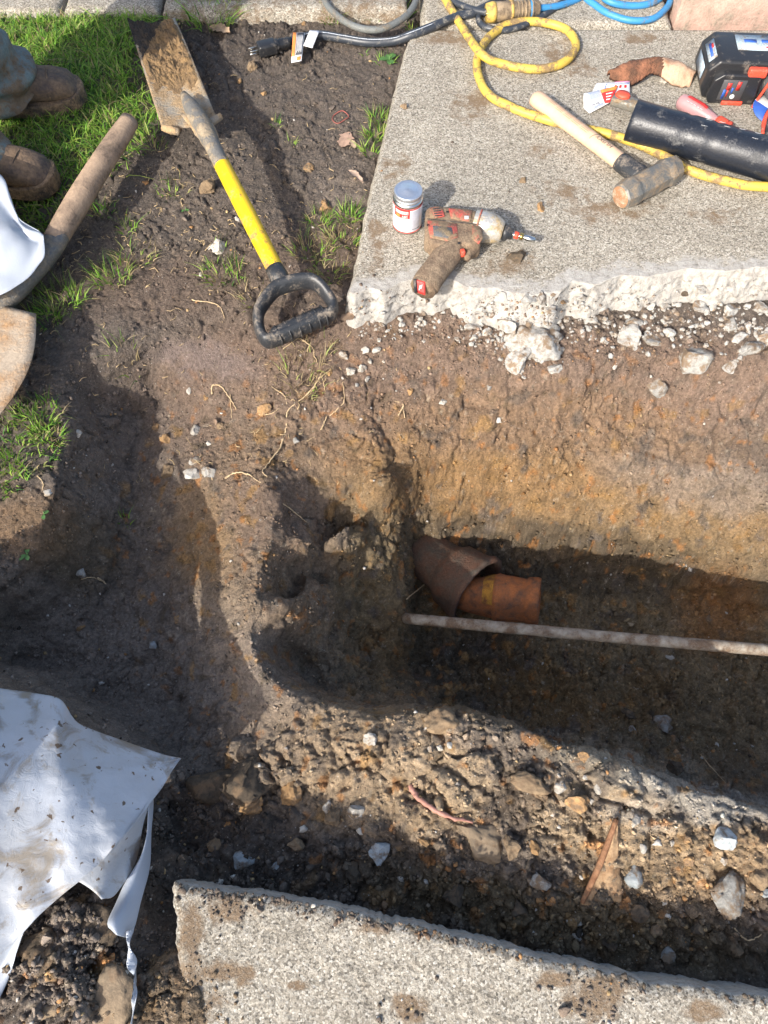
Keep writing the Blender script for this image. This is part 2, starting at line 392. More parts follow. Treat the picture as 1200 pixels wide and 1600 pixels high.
# under the near sheet and the spoil heap; unseen left end raised to shade the left cut
c((-420, 980, .25), (-150, 1048, .162), (-60, 1074, .085), (0, 1092, .015), (45, 1106, -.01), (90, 1130, -.025), (132, 1168, -.04), (200, 1198, -.06), (242, 1208, -.085)); c((-300, 1300, .10), (0, 1300, .01), (120, 1310, -.03), (190, 1262, -.06)); c((-420, 1400, .14), (-300, 1600, .10)); c((-100, 1450, .0), (60, 1440, .02), (130, 1420, .03), (185, 1440, .02)); c((-100, 1600, .02), (130, 1600, .03), (200, 1570, .02)); c((-100,1750,.0),(300,1750,.0))
c((30, 1540, .03), (100, 1530, .045), (120, 1600, .04)); c((262, 1250, -.19), (290, 1330, -.16), (245, 1400, -.10), (235, 1500, -.02), (240, 1600, .008), (330, 1600, .006)); c((235,1500,-.01),(300,1530,.004),(330,1600,.006))
# near slab: trough and bed under it
c((290, 1350, -.14), (450, 1375, -.14), (600, 1395, -.14), (750, 1430, -.14), (900, 1480, -.135), (1050, 1500, -.13), (1200, 1515, -.13), (1600, 1590, -.13))
c((400, 1500, -.11), (650, 1550, -.11), (1400, 1640, -.11)); c((300, 1700, -.11), (1500, 1750, -.11))
# mound between hole and near slab
c((420, 1190, -.13), (400, 1250, -.13)); c((520, 1190, -.105), (600, 1250, -.10), (700, 1190, -.085), (720, 1280, -.09)); c((800, 1210, -.08), (900, 1250, -.075), (1000, 1270, -.07), (1100, 1300, -.065), (1190, 1330, -.065), (1500, 1420, -.065))
c((400, 1310, -.135), (550, 1325, -.115), (680, 1338, -.10), (800, 1360, -.095), (900, 1400, -.095), (1050, 1390, -.08), (1150, 1420, -.09), (1500, 1500, -.09))
# hole: lit rim
RIM = [(640, 1104, -.11), (720, 1100, -.09), (800, 1125, -.085), (860, 1152, -.08), (920, 1168, -.075), (1000, 1195, -.07), (1100, 1232, -.07), (1200, 1262, -.07), (1600, 1390, -.07)]
RIMW = [(398, 1020, -.13), (440, 1072, -.13), (500, 1098, -.12), (600, 1114, -.115)]
c((385, 965, -.125), *RIMW, *RIM)
cw(RIM, (.0, .035, -.30)); cw(RIM[1:], (.0, .07, -.58))
cw([(500, 1098, -.12), (600, 1112, -.115)], (.02, .05, -.34)); cw([(398, 1015, -.13), (440, 1065, -.13)], (.05, .03, -.36))
# end wall and its shoulder
c((385, 965, -.125), (438, 940, -.12), (458, 893, -.12), (472, 838, -.13), (535, 795, -.155), (575, 768, -.165), (618, 738, -.18))
c((470, 985, -.41), (488, 930, -.42), (515, 892, -.42), (548, 866, -.44), (590, 848, -.46)); c((640, 838, -.49), (634, 880, -.47), (630, 960, -.46), (622, 1050, -.47)); c((565, 930, -.45), (550, 1030, -.45))
c((656, 866, -.61), (656, 900, -.62), (653, 975, -.63), (643, 1060, -.63))
# sunny slope above the hole
c((600, 640, -.18), (720, 620, -.18), (850, 640, -.20), (1000, 620, -.20), (1200, 640, -.21), (1600, 670, -.21))
c((640, 735, -.26), (700, 705, -.25), (800, 705, -.26), (900, 725, -.30), (1000, 740, -.31), (1100, 745, -.31), (1200, 760, -.31), (1600, 810, -.31))
EDGE = [(658, 785, -.40), (720, 790, -.43), (800, 808, -.45), (850, 834, -.46), (950, 852, -.465), (1060, 866, -.465), (1110, 880, -.47), (1200, 905, -.47), (1600, 980, -.47)]
c(*EDGE)
c((700, 838, -.56), (800, 858, -.58), (900, 888, -.60), (1000, 903, -.61), (1100, 925, -.61), (1200, 950, -.61), (1600, 1010, -.61))
c((700, 960, -.63), (850, 990, -.65), (1000, 1010, -.66), (1200, 1050, -.66), (1600, 1100, -.66)); c((720, 1060, -.63), (900, 1100, -.65), (1050, 1150, -.65), (1200, 1170, -.65), (1600, 1250, -.65))

GX0, GX1, GY0, GY1, GS = -1.56, 1.56, -0.88, 2.72, 0.012
nx, ny = int(round((GX1 - GX0) / GS)) + 1, int(round((GY1 - GY0) / GS)) + 1
sz = np.zeros((ny, nx)); sw = np.zeros((ny, nx))
for poly in K:
    for a, b in zip(poly[:-1], poly[1:]):
        L = math.hypot(b[0] - a[0], b[1] - a[1]); n_ = max(2, int(L / (GS * .5)))
        for t in np.linspace(0, 1, n_):
            x, y, z = [a[i] + (b[i] - a[i]) * t for i in range(3)]
            i, j = int(round((y - GY0) / GS)), int(round((x - GX0) / GS))
            if 0 <= i < ny and 0 <= j < nx: sz[i, j] += z; sw[i, j] += 1
def edgefix(a):
    return np.pad(a, 1, mode='edge')
def relax(sz, sw, lvl=5):
    if lvl == 0 or min(sz.shape) < 12: Z = np.full(sz.shape, -.08)
    else:
        h, w = (sz.shape[0] + 1) // 2, (sz.shape[1] + 1) // 2
        P1 = np.zeros((h * 2, w * 2)); P2 = P1.copy(); P1[:sz.shape[0], :sz.shape[1]] = sz; P2[:sz.shape[0], :sz.shape[1]] = sw
        Zc = relax(P1.reshape(h, 2, w, 2).sum((1, 3)), P2.reshape(h, 2, w, 2).sum((1, 3)), lvl - 1)
        Z = np.repeat(np.repeat(Zc, 2, 0), 2, 1)[:sz.shape[0], :sz.shape[1]]
    m = sw > 0; fx = np.where(m, sz / np.maximum(sw, 1), 0)
    for _ in range(160):
        Z = np.where(m, fx, Z); P = edgefix(Z); Z = .25 * (P[:-2, 1:-1] + P[2:, 1:-1] + P[1:-1, :-2] + P[1:-1, 2:])
    return np.where(m, fx, Z)
ZG = relax(sz, sw)
for _ in range(3):
    P = edgefix(ZG); ZG = .5 * ZG + .125 * (P[:-2, 1:-1] + P[2:, 1:-1] + P[1:-1, :-2] + P[1:-1, 2:])
def bil(G, x, y):
    u = np.clip((np.asarray(x) - GX0) / GS, 0, nx - 1.001); v = np.clip((np.asarray(y) - GY0) / GS, 0, ny - 1.001)
    j = u.astype(int); i = v.astype(int); fu = u - j; fv = v - i
    fu = fu; fv = fv
    return (G[i, j] * (1 - fu) + G[i, j + 1] * fu) * (1 - fv) + (G[i + 1, j] * (1 - fu) + G[i + 1, j + 1] * fu) * fv

def axis(a, b, fn, out):
    v = [a]
    while v[-1] < b: v.append(v[-1] + fn(v[-1]))
    lo = [a]; s = .01
    while lo[-1] > -out: lo.append(lo[-1] - s); s *= 1.35
    hi = [v[-1]]; s = .01
    while hi[-1] < out: hi.append(hi[-1] + s); s *= 1.35
    return np.array(lo[:0:-1] + v + hi[1:])
XS = axis(-1.16, 1.16, lambda x: .0029, 40.)
YS = axis(-.32, 2.32, lambda y: .0026 + .0010 * max(0, y), 40.)
gx, gy = np.meshgrid(XS, YS); TX = gx.ravel(); TY = gy.ravel()
TZ = bil(ZG, TX, TY)
far = np.maximum(np.maximum(GX0 - TX, TX - GX1), np.maximum(GY0 - TY, TY - GY1))
TZ = TZ * (1 - sstep(0., 1.5, far)) + (-.06) * sstep(0., 1.5, far)
# smooth normals of the coarse shape
NY_, NX_ = gx.shape
Zm = TZ.reshape(NY_, NX_); dzdx = np.gradient(Zm, XS, axis=1); dzdy = np.gradient(Zm, YS, axis=0)
nrm = np.stack([-dzdx.ravel(), -dzdy.ravel(), np.ones(TX.size)], 1); nrm /= np.linalg.norm(nrm, axis=1)[:, None]
P0 = np.stack([TX, TY, TZ], 1)
PX, PY = proj(P0)                       # used to look up which kind of earth lies where (baked per vertex)
core = (TX > -1.3) & (TX < 1.3) & (TY > -.5) & (TY < 2.5)
ok = (PX > -500) & (PX < 1700) & (PY > -200) & (PY < 1900) & core
PXc = np.where(ok, PX, -300.); PYc = np.where(ok, PY, 200.)
idx = np.where(core)[0]; Pc = P0[idx]
def on_core(fn):
    o = np.zeros(len(P0), np.float32); o[idx] = fn(Pc); return o
wx = on_core(lambda p: fbm(p, 14, 3, 5.)); wy = on_core(lambda p: fbm(p, 14, 3, 55.))
n_big = on_core(lambda p: fbm(p, 9, 3, 11.)); n_mid = on_core(lambda p: fbm(p, 38, 3, 21.)); n_fine = on_core(lambda p: fbm(p, 130, 2, 31.))
ridge = on_core(lambda p: 1 - np.abs(fbm(p, 22, 3, 71.)) * 2.6)
def w_(sc, off):
    f1 = np.ones(len(P0), np.float32) * .5; f2 = f1 + .3; cd = np.zeros(len(P0), np.int32)
    a, b, d = worley(Pc * sc + off); f1[idx] = a; f2[idx] = b; cd[idx] = d; return f1, f2, cd
Pw = Pc + .020 * np.stack([wx[idx], wy[idx], n_mid[idx]], 1)
def w2(sc, off):
    a, b, d = worley(Pw * sc + off); o = []
    for q, dv in ((a, .5), (b, .8), (d, 0)):
        z = np.full(len(P0), dv, np.float32 if q.dtype != np.int32 else np.int32); z[idx] = q; o.append(z)
    return o
W0 = w2(21, 33.); W00 = w2(12.5, 61.); W1 = w2(42, 3.); W2 = w2(110, 9.)
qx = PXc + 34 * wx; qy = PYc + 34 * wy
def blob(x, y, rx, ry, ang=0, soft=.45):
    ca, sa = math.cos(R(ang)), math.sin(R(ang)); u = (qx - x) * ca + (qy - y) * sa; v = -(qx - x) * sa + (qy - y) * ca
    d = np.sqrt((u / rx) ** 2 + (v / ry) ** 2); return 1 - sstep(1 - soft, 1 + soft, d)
# how cloddy, how smooth
CL = np.full(len(P0), .35)
def setA(A, bl, v): A[:] = A * (1 - bl) + v * bl
for x, y, rx, ry, an, v in [(450, 230, 260, 260, 0, .45), (380, 60, 130, 50, 0, .8), (800, 900, 260, 90, 8, 1.25), (1000, 1020, 330, 150, 10, 1.1), (740, 1040, 110, 60, 0, 1.3), (560, 930, 90, 160, 0, .95),
                            (600, 1380, 420, 75, 8, 1.35), (1000, 1440, 300, 80, 8, 1.4), (280, 1290, 110, 80, 0, 1.2), (620, 1200, 200, 80, 8, .7), (980, 1300, 260, 100, 10, 1.1),
                            (110, 1500, 130, 110, 0, 1.7), (830, 650, 420, 110, 0, .5), (330, 570, 100, 45, 0, .12), (480, 680, 130, 80, 0, .35), (280, 850, 70, 90, 0, .3), (200, 1080, 220, 120, 0, .45),
                            (150, 750, 70, 100, 0, .7), (360, 900, 70, 130, 0, .35), (1000, 1215, 260, 22, 16, .2), (380, 1230, 90, 50, 0, 1.0), (850, 510, 260, 30, 0, 1.0)]:
    setA(CL, blob(x, y, rx, ry, an), v)
ws1 = np.clip((W1[1] - W1[0]) * 2.2, 0, 1); ws2 = np.clip((W2[1] - W2[0]) * 2.2, 0, 1)
rc1 = _rp[W1[2], 0]; rc2 = _rp[W2[2], 1]
disp = .010 * n_big * (.4 + .6 * CL) + .0045 * n_mid * (.35 + .8 * CL) + .0016 * n_fine
fl0 = np.clip((W00[1] - W00[0]) * 2.2, 0, 1); bigc = np.clip(blob(800, 1255, 420, 95, 10) + .8 * blob(420, 1200, 110, 90) + .7 * blob(980, 1050, 330, 120, 8) + .6 * blob(110, 1500, 120, 100) + .35 * blob(220, 1040, 160, 110) + .55 * blob(850, 680, 400, 130), 0, 1)
bigc *= 1 - .9 * blob(560, 850, 120, 110); disp += bigc * (.034 * (_rp[W00[2], 1] - .35) * fl0 ** .5 - .008 * (1 - sstep(0, .12, W00[1] - W00[0])))
disp += CL * (.0105 * (ws1 ** .6) * (.25 + rc1) - .007) * sstep(-.35, .25, n_big + .4 * (CL - .5)) + (.35 + .6 * CL) * (.0044 * (ws2 ** .6) * (.3 + rc2) - .0022)
# cracks and pits in the damp clay
pit = on_core(lambda p: fbm(p, 26, 2, 91.)); disp -= .011 * sstep(.42, .62, pit) * (.4 + .8 * CL)
crk = on_core(lambda p: fbm(p, 17, 2, 141.)); disp -= .006 * (1 - sstep(.0, .028, np.abs(crk))) * sstep(.0, .3, wx + .1)
# spade marks down the end walls
st = on_core(lambda p: perlin(np.stack([p[:, 0] * 60, p[:, 1] * 14, p[:, 2] * 7], 1)))
gt = sstep(-.15, .35, wx)
disp += (.007 * st * blob(430, 850, 60, 90, 0) + .006 * st * blob(540, 940, 110, 150, 0) + .004 * st * blob(290, 850, 60, 70)) * gt
led = on_core(lambda p: fbm(p * [1, 1, 2.2], 11, 4, 311.)); disp *= 1 - .4 * sstep(.25, .5, 1 - nrm[:, 2]); disp += .013 * led * sstep(.05, .35, 1 - nrm[:, 2])
nohole = 1 - .85 * blob(560, 850, 120, 110); flake = W0[0]; fl2 = np.clip((W0[1] - W0[0]) * 1.6, 0, 1); disp += (.35 + .65 * np.minimum(CL, 1)) * nohole * .015 * (_rp[W0[2], 2] - .5) * sstep(.05, .3, fl2); disp -= .011 * (1 - sstep(.0, .09, W0[1] - W0[0])) * sstep(-.1, .3, n_big + .25 * wy) * (.3 + .7 * np.minimum(CL, 1))
steep = 1 - nrm[:, 2]
hmask = sstep(.0, .4, 1 - far / 2)
P1 = P0 + nrm * (disp * core)[:, None]
TZ2 = P1[:, 2]
# colours of the earth; left cut and hole painted lighter to lift their shade
top_soil = np.array([.130, .106, .087]); top_dark = np.array([.05, .04, .034]); umber = np.array([.20, .140, .104]); tan = np.array([.30, .215, .13]); ochre = np.array([.30, .178, .072])
rust = np.array([.34, .15, .045]); greyc = np.array([.44, .41, .36]); olive = np.array([.185, .138, .078]); blackish = np.array([.065, .052, .038]); pale = np.array([.40, .345, .26]); greybr = np.array([.17, .14, .115])
C = np.tile(top_soil, (len(P0), 1))
def paint(bl, col, s=1.0):
    global C
    f = (bl * s)[:, None]; C = C * (1 - f) + col * f
paint(blob(400, 640, 260, 130, 0), umber, .8); paint(blob(850, 600, 420, 90, 0), umber * 1.02, .9); paint(blob(600, 560, 240, 90, 0), umber, .7)
paint(blob(820, 700, 330, 90, 0), (umber * 1.3 + ochre * .7) / 2, .85); paint(blob(900, 790, 420, 75, 6), ochre, .65); paint(blob(1100, 830, 200, 60, 0), (ochre + tan) / 2, .7); paint(blob(1100, 760, 170, 40, 10), greybr * 1.5, .6); paint(blob(1130, 610, 120, 60, 0), umber * 1.2, .6)
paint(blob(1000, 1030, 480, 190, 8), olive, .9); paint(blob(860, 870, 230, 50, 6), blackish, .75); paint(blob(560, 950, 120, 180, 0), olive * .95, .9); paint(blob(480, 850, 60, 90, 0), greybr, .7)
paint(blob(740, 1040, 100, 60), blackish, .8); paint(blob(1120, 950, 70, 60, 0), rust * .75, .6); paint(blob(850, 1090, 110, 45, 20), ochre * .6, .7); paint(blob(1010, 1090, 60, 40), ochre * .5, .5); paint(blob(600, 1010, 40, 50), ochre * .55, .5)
paint(blob(400, 860, 120, 220, 0), (umber + tan) / 2, .8); paint(blob(300, 840, 60, 75, 0), (ochre + tan) / 2, .75); paint(blob(420, 800, 80, 60), umber, .6); paint(blob(350, 960, 60, 60), tan, .6)
paint(blob(520, 1160, 200, 70, 4), tan * 1.0, .9); paint(blob(640, 1210, 200, 90, 4), tan * .95, .9); paint(blob(900, 1260, 280, 100, 12), tan * .85, .85); paint(blob(1080, 1330, 160, 80, 12), (tan + ochre) / 2, .6)
paint(blob(620, 1200, 200, 85, 6), np.array([.36, .27, .18]), .6); paint(blob(900, 1280, 260, 80, 12), np.array([.34, .265, .18]), .5); paint(blob(980, 1200, 200, 30, 16), pale, .8); paint(blob(1100, 1250, 130, 30, 16), greyc * .85, .8); paint(blob(1000, 1275, 60, 25, 16), greyc * .8, .5); paint(blob(760, 1160, 90, 30, 8), greybr * 1.7, .5)
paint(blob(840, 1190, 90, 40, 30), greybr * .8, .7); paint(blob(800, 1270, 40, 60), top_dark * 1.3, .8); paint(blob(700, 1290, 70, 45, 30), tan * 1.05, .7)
paint(blob(500, 1370, 330, 55, 6), top_soil * .62, .9); paint(blob(900, 1440, 330, 60, 12), olive * .8, .85); paint(blob(300, 1300, 120, 90), top_soil * .7, .9); paint(blob(800, 1350, 150, 40, 10), greybr * .8, .7)
paint(blob(150, 1070, 330, 160, 0), greybr * 1.4, .85); paint(blob(180, 770, 110, 150, 0), greybr * 1.15, .8); paint(blob(130, 870, 60, 70), olive * .7, .6); paint(blob(40, 820, 70, 60), (umber + ochre) / 2, .7); paint(blob(30, 700, 90, 80), top_soil * 1.1, .7)  # grey brown raised here so the shaded left cut looks brighter
paint(blob(110, 560, 190, 70, -20), top_soil * 1.1, .8); paint(blob(310, 565, 80, 26, 10), np.array([.22, .17, .15]), .8); paint(blob(110, 1520, 160, 120), greybr * .9, .9); paint(blob(170, 1570, 40, 60), tan, .5); paint(blob(320, 1570, 100, 70), tan * .7, .7)
paint(blob(380, 60, 120, 50), top_dark * 1.15, .85); paint(blob(450, 240, 220, 200), top_soil * .95, .8); paint(blob(560, 320, 60, 50), greybr * 1.3, .5); paint(blob(500, 400, 110, 60), umber * .8, .6); paint(blob(260, 300, 130, 120), top_soil * 1.05, .7); paint(blob(250, 450, 160, 50), umber * .75, .6)
pn = on_core(lambda p: fbm(p, 20, 4, 171.)); pn2 = on_core(lambda p: fbm(p, 33, 3, 201.)); pn3 = on_core(lambda p: fbm(p, 55, 3, 231.))
clayz = np.clip(blob(800, 800, 600, 260) + blob(800, 1250, 520, 200, 8) + blob(330, 880, 150, 230) * .9 + blob(100, 1500, 160, 130), 0, 1)
paint(sstep(.22, .42, pn) * clayz, ochre, .8); paint(sstep(.26, .42, pn2) * clayz, rust, .65); paint(sstep(.18, .38, -pn) * clayz, greybr * .7, .75); paint(sstep(.28, .48, -pn2) * clayz, C * .0 + olive * .55, .55)
paint(sstep(.34, .5, pn3) * (.3 + .5 * clayz), pale, .55); paint(sstep(.2, .45, pn3) * (1 - clayz) * .6, umber, .5)
C = C * (.80 + .5 * rc1 * CL + .22 * rc2)[:, None] * (1 + .22 * n_mid)[:, None]
C = np.clip(C, .012, .7)
i = np.arange(NX_ * NY_).reshape(NY_, NX_); Q = np.stack([i[:-1, :-1], i[:-1, 1:], i[1:, 1:], i[1:, :-1]], -1).reshape(-1, 4)
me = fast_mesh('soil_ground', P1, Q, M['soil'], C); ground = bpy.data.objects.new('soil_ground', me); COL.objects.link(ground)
link_props(ground, 'dug brown and dark earth with a deep square hole and trench', None, None, 'structure')
Zf = TZ2.reshape(NY_, NX_); Cf = C.reshape(NY_, NX_, 3)
def soil_z(x, y):
    j = np.clip(np.searchsorted(XS, x) - 1, 0, NX_ - 2); i = np.clip(np.searchsorted(YS, y) - 1, 0, NY_ - 2)
    fu = np.clip((x - XS[j]) / (XS[j + 1] - XS[j]), 0, 1); fv = np.clip((y - YS[i]) / (YS[i + 1] - YS[i]), 0, 1)
    return (Zf[i, j] * (1 - fu) + Zf[i, j + 1] * fu) * (1 - fv) + (Zf[i + 1, j] * (1 - fu) + Zf[i + 1, j + 1] * fu) * fv
def soil_c(x, y):
    j = np.clip(np.searchsorted(XS, x) - 1, 0, NX_ - 2); i = np.clip(np.searchsorted(YS, y) - 1, 0, NY_ - 2); return Cf[i, j]
def soil_n(x, y):
    j = np.clip(np.searchsorted(XS, x) - 1, 0, NX_ - 2); i = np.clip(np.searchsorted(YS, y) - 1, 0, NY_ - 2); return nrm.reshape(NY_, NX_, 3)[i, j]

# ------------------------------------------------------------------ slabs
def curve_xy(pts):
    a = np.array([at(*p)[:2] for p in pts]); return a[np.argsort(a[:, 0])]
T1 = curve_xy([(515, 456), (560, 460), (610, 458), (640, 455), (680, 446), (730, 446), (780, 452), (830, 460), (880, 454), (920, 452), (960, 442), (1010, 432), (1060, 426), (1120, 424), (1200, 418), (1700, 400)])
F1 = curve_xy([(515, 488, -.065), (555, 506, -.065), (580, 496, -.065), (600, 502, -.065), (625, 488, -.065), (650, 482, -.065), (680, 488, -.065), (700, 482, -.065), (735, 500, -.065), (760, 498, -.065), (800, 512, -.065), (860, 510, -.065), (885, 486, -.065), (920, 492, -.065), (960, 476, -.065), (1000, 480, -.065), (1060, 466, -.065), (1120, 470, -.065), (1200, 462, -.065), (1700, 438, -.065)])
L1 = np.array([at(*p)[:2] for p in [(536, 460), (545, 430), (556, 380), (566, 330), (580, 270), (597, 200), (612, 140), (630, 70), (645, 25), (660, -30)]]); L1 = L1[np.argsort(L1[:, 1])]
BACK_Y = float(at(850, 44)[1])
def slab_far(us, vs):
    U, Vv = np.meshgrid(us, vs); fy0 = np.interp(-.085 + U, F1[:, 0], F1[:, 1]); Y = fy0 + Vv * (BACK_Y - fy0)
    P = np.stack([U.ravel(), Y.ravel(), 0 * U.ravel()], 1); X = np.interp(Y, L1[:, 1], L1[:, 0]) + U + (.004 * fbm(P, 30, 4, 7.)).reshape(U.shape)
    fy1 = np.interp(X, F1[:, 0], F1[:, 1]); Y = fy1 + Vv * (BACK_Y - fy1); P = np.stack([X.ravel(), Y.ravel(), 0 * X.ravel()], 1)
    nA = fbm(P, 30, 4, 7., .6).reshape(X.shape); nB = fbm(P, 110, 3, 17.).reshape(X.shape); nC = fbm(P, 6, 3, 27.).reshape(X.shape)
    w1, w1b, cw1 = worley(P * 55 + 2.); ch = (_rp[cw1, 0]).reshape(X.shape); ce = np.clip((w1b - w1) * 2, 0, 1).reshape(X.shape)
    ty = np.interp(X, T1[:, 0], T1[:, 1]) + .012 * nA + .008 * (ch - .5); fy = fy1
    ty = np.maximum(ty, fy + .028); t = np.clip((Y - fy) / (ty - fy), 0, 1)
    P3 = np.stack([X.ravel(), Y.ravel(), .09 * t.ravel()], 1); fm = (t < 1).ravel() & (t > 0).ravel()
    n3 = np.zeros(X.size); n3[fm] = fbm(P3[fm], 34, 4, 77., .6); e3 = np.zeros(X.size); a_, b_, c_ = worley(P3[fm] * 38 + 4.); e3[fm] = np.clip((b_ - a_) * 2, 0, 1) * .4 + .6 * _rp[c_, 0]
    nA = np.where(t < 1, n3.reshape(X.shape), nA); ch = np.where(t < 1, e3.reshape(X.shape), ch)
    prof = np.where(t < 1, -.065 + .065 * (t ** .8) - .008 * (1 - t) * (1 - ce) + .009 * (nA + .8 * (ch - .5) + .4 * nC) * np.minimum(1, (1 - t) * 5) * np.minimum(1, t * 5 + .3), 0)
    Y = Y + .010 * nC * (1 - t) + np.where(t < 1, .014 * n3.reshape(X.shape) + .008 * (e3.reshape(X.shape) - .5), 0) * np.minimum(1, (1 - t) * 4) * np.minimum(1, t * 4 + .4)
    dl = np.clip(U / .014, 0, 1); zl = -.06 * (1 - dl ** .35)
    z = np.minimum(prof, 0) + zl + .0011 * nC + .0006 * nB + .0007 * nA
    yb = BACK_Y
    z = np.where(Y > yb - .01, z - .03 * sstep(-.010, 0, Y - yb), z)
    fresh = np.clip(1.0 - (Y - ty) / .075, 0, 1) * np.where(Y < ty, 1, .88 + .5 * nC + .3 * nA)
    fresh = np.maximum(fresh * 1.0, .5 * sstep(.8, 0, dl) * (nA > 0))
    keep = X > -99
    return X, Y, z, fresh, keep
def slab_mesh(name, X, Y, z, fresh, mud, keep, base=-.12):
    ny_, nx_ = X.shape; V = np.stack([X.ravel(), Y.ravel(), z.ravel()], 1); i = np.arange(ny_ * nx_).reshape(ny_, nx_)
    kq = keep[:-1, :-1] & keep[:-1, 1:] & keep[1:, 1:] & keep[1:, :-1]
    Q = np.stack([i[:-1, :-1], i[:-1, 1:], i[1:, 1:], i[1:, :-1]], -1)[kq]
    used = np.unique(Q); mp = np.full(len(V), -1); mp[used] = np.arange(len(used)); V = V[used]; Q = mp[Q]
    cols = np.stack([fresh.ravel(), mud.ravel(), 0 * mud.ravel()], 1)[used]
    # skirt
    E = np.concatenate([Q[:, [0, 1]], Q[:, [1, 2]], Q[:, [2, 3]], Q[:, [3, 0]]]); key = np.sort(E, 1); _, inv, cnt = np.unique(key[:, 0] * 10 ** 7 + key[:, 1], return_inverse=True, return_counts=True)
    be = E[cnt[inv] == 1]; bv = np.unique(be); m2 = {int(v): len(V) + k for k, v in enumerate(bv)}
    VB = V[bv].copy(); VB[:, 2] = base; V = np.vstack([V, VB]); cols = np.vstack([cols, cols[bv]])
    QS = np.array([(b, a, m2[int(a)], m2[int(b)]) for a, b in be]); Q = np.vstack([Q, QS])
    me = fast_mesh(name, V, Q, M['concrete'], cols); o = bpy.data.objects.new(name, me); COL.objects.link(o); return o
us = axis(0, 1.30, lambda x: .0036, 5.); us = us[us >= 0]; vs = [0.]
while vs[-1] < 1: vs.append(vs[-1] + ((.0011 if vs[-1] < .05 else .0034) + .0008 * vs[-1] * 1.3) / 1.25)
vs = np.array(vs); vs /= vs[-1]
X, Y, z, fresh, keep = slab_far(us, vs)
qq = proj(np.stack([X.ravel(), Y.ravel(), 0 * X.ravel()], 1)); sx = qq[0].reshape(X.shape); sy = qq[1].reshape(X.shape)
def mblob(x, y, rx, ry): return np.clip(1.3 - np.sqrt(((sx - x) / rx) ** 2 + ((sy - y) / ry) ** 2), 0, 1)
mud = .2 + 0 * X
for b in [(880, 300, 60, 25), (800, 410, 50, 25), (560, 440, 40, 30), (590, 370, 25, 60), (740, 160, 60, 40), (880, 90, 50, 30), (700, 60, 60, 20), (850, 235, 40, 15), (620, 260, 40, 30), (960, 330, 90, 25), (760, 430, 90, 14), (1120, 340, 60, 20), (910, 110, 40, 20), (1000, 60, 60, 12)]:
    mud = np.maximum(mud, .2 + .38 * mblob(*b))
mud = mud * (1 - fresh * .55)
o = slab_mesh('concrete_path', X, Y, z, fresh, mud, keep); link_props(o, 'weathered aggregate concrete slab with a white freshly broken front edge', None, None, 'structure')
# near slab
T2 = curve_xy([(268, 1372), (350, 1388), (400, 1392), (450, 1402), (520, 1412), (560, 1422), (610, 1436), (650, 1440), (700, 1455), (760, 1468), (800, 1478), (850, 1496), (900, 1502), (960, 1515), (1020, 1532), (1080, 1535), (1150, 1548), (1200, 1552), (1700, 1640)])
LX2 = float(at(262, 1450)[0])
us = axis(0, 1.02, lambda x: .0026, 5.); us = us[us >= 0]; vs = np.concatenate([np.arange(0, .42, .0026), [.45, .5, .6, .8, 1.2, 2, 3]])
U, Vv = np.meshgrid(us, vs); P = np.stack([U.ravel(), Vv.ravel(), 0 * U.ravel()], 1)
nA = fbm(P, 30, 4, 47., .6).reshape(U.shape); nB = fbm(P, 120, 3, 57.).reshape(U.shape); nC = fbm(P, 7, 3, 67.).reshape(U.shape)
X = LX2 + U; Y = np.interp(X, T2[:, 0], T2[:, 1]) - Vv + .007 * nA[:1] * np.exp(-Vv / .03) + .004 * nB[:1] * np.exp(-Vv / .01)
X = X + (.014 * nC[:, :1] + .012 * nA[:, :1] + .25 * np.clip(-.03 - Y[:, :1], 0, 1)) * np.exp(-U / .3)
dd = np.minimum(U, Vv); z = -.05 * (dd < 1e-5) - .010 * (1 - np.clip((dd + .004 * nA) / .016, 0, 1) ** .6) + .0012 * nC + .0007 * nB + .0014 * nA
z = np.where(dd < 1e-5, -.05, z); keep = X > -99
X, Y, z, dd = X[::-1], Y[::-1], z[::-1], dd[::-1]
fresh = np.clip(.75 - dd / .016, 0, .7)
qq = proj(np.stack([X.ravel(), Y.ravel(), 0 * X.ravel()], 1)); sx = qq[0].reshape(X.shape); sy = qq[1].reshape(X.shape)
mud = .2 + 0 * X
for b in [(270, 1570, 80, 110), (355, 1420, 40, 35), (350, 1520, 60, 25), (580, 1450, 30, 20), (640, 1575, 35, 30), (930, 1560, 70, 45), (870, 1530, 40, 20), (460, 1540, 30, 10), (300, 1450, 25, 60), (1100, 1580, 40, 20)]:
    mud = np.maximum(mud, .2 + .6 * mblob(*b))
o = slab_mesh('concrete_path', X, Y, z, fresh, mud, keep); link_props(o, 'speckled grey concrete slab along the bottom, crusted with mud', None, None, 'structure')
# slab behind the joint, kerb strip behind the lawn, pink step
def flat_slab(name, x0, x1, y0, y1, top, label, mudv=.2, fr=0., step=.008, rough=1., joint=None):
    xs = np.arange(x0, x1, step); ys = np.arange(y0, y1, step); X, Y = np.meshgrid(xs, ys); P = np.stack([X.ravel(), Y.ravel(), 0 * X.ravel() + top], 1)
    nA = fbm(P, 24, 4, 87., .6).reshape(X.shape); d = np.minimum(np.minimum(X - x0, x1 - X), Y - y0) + .004 * nA * rough
    z = top - .016 * (1 - np.clip(d / .018, 0, 1) ** .5) + .0016 * nA * rough
    o = slab_mesh(name, X, Y, z, fr + 0 * X, mudv + 0 * X, X > -99, -.14); return link_props(o, label, None, None, 'structure')
flat_slab('concrete_path', float(at(658, 38)[0]), float(at(1049, 30)[0]), BACK_Y + .012, 3.4, .004, 'concrete slab beyond the cracked joint under the blue cord')
yk = float(at(200, 18)[1])
flat_slab('pavement', -2.4, float(at(98, 6)[0]) - .003, yk, 3.4, .0, 'pale concrete strip behind the lawn at the left', .15)
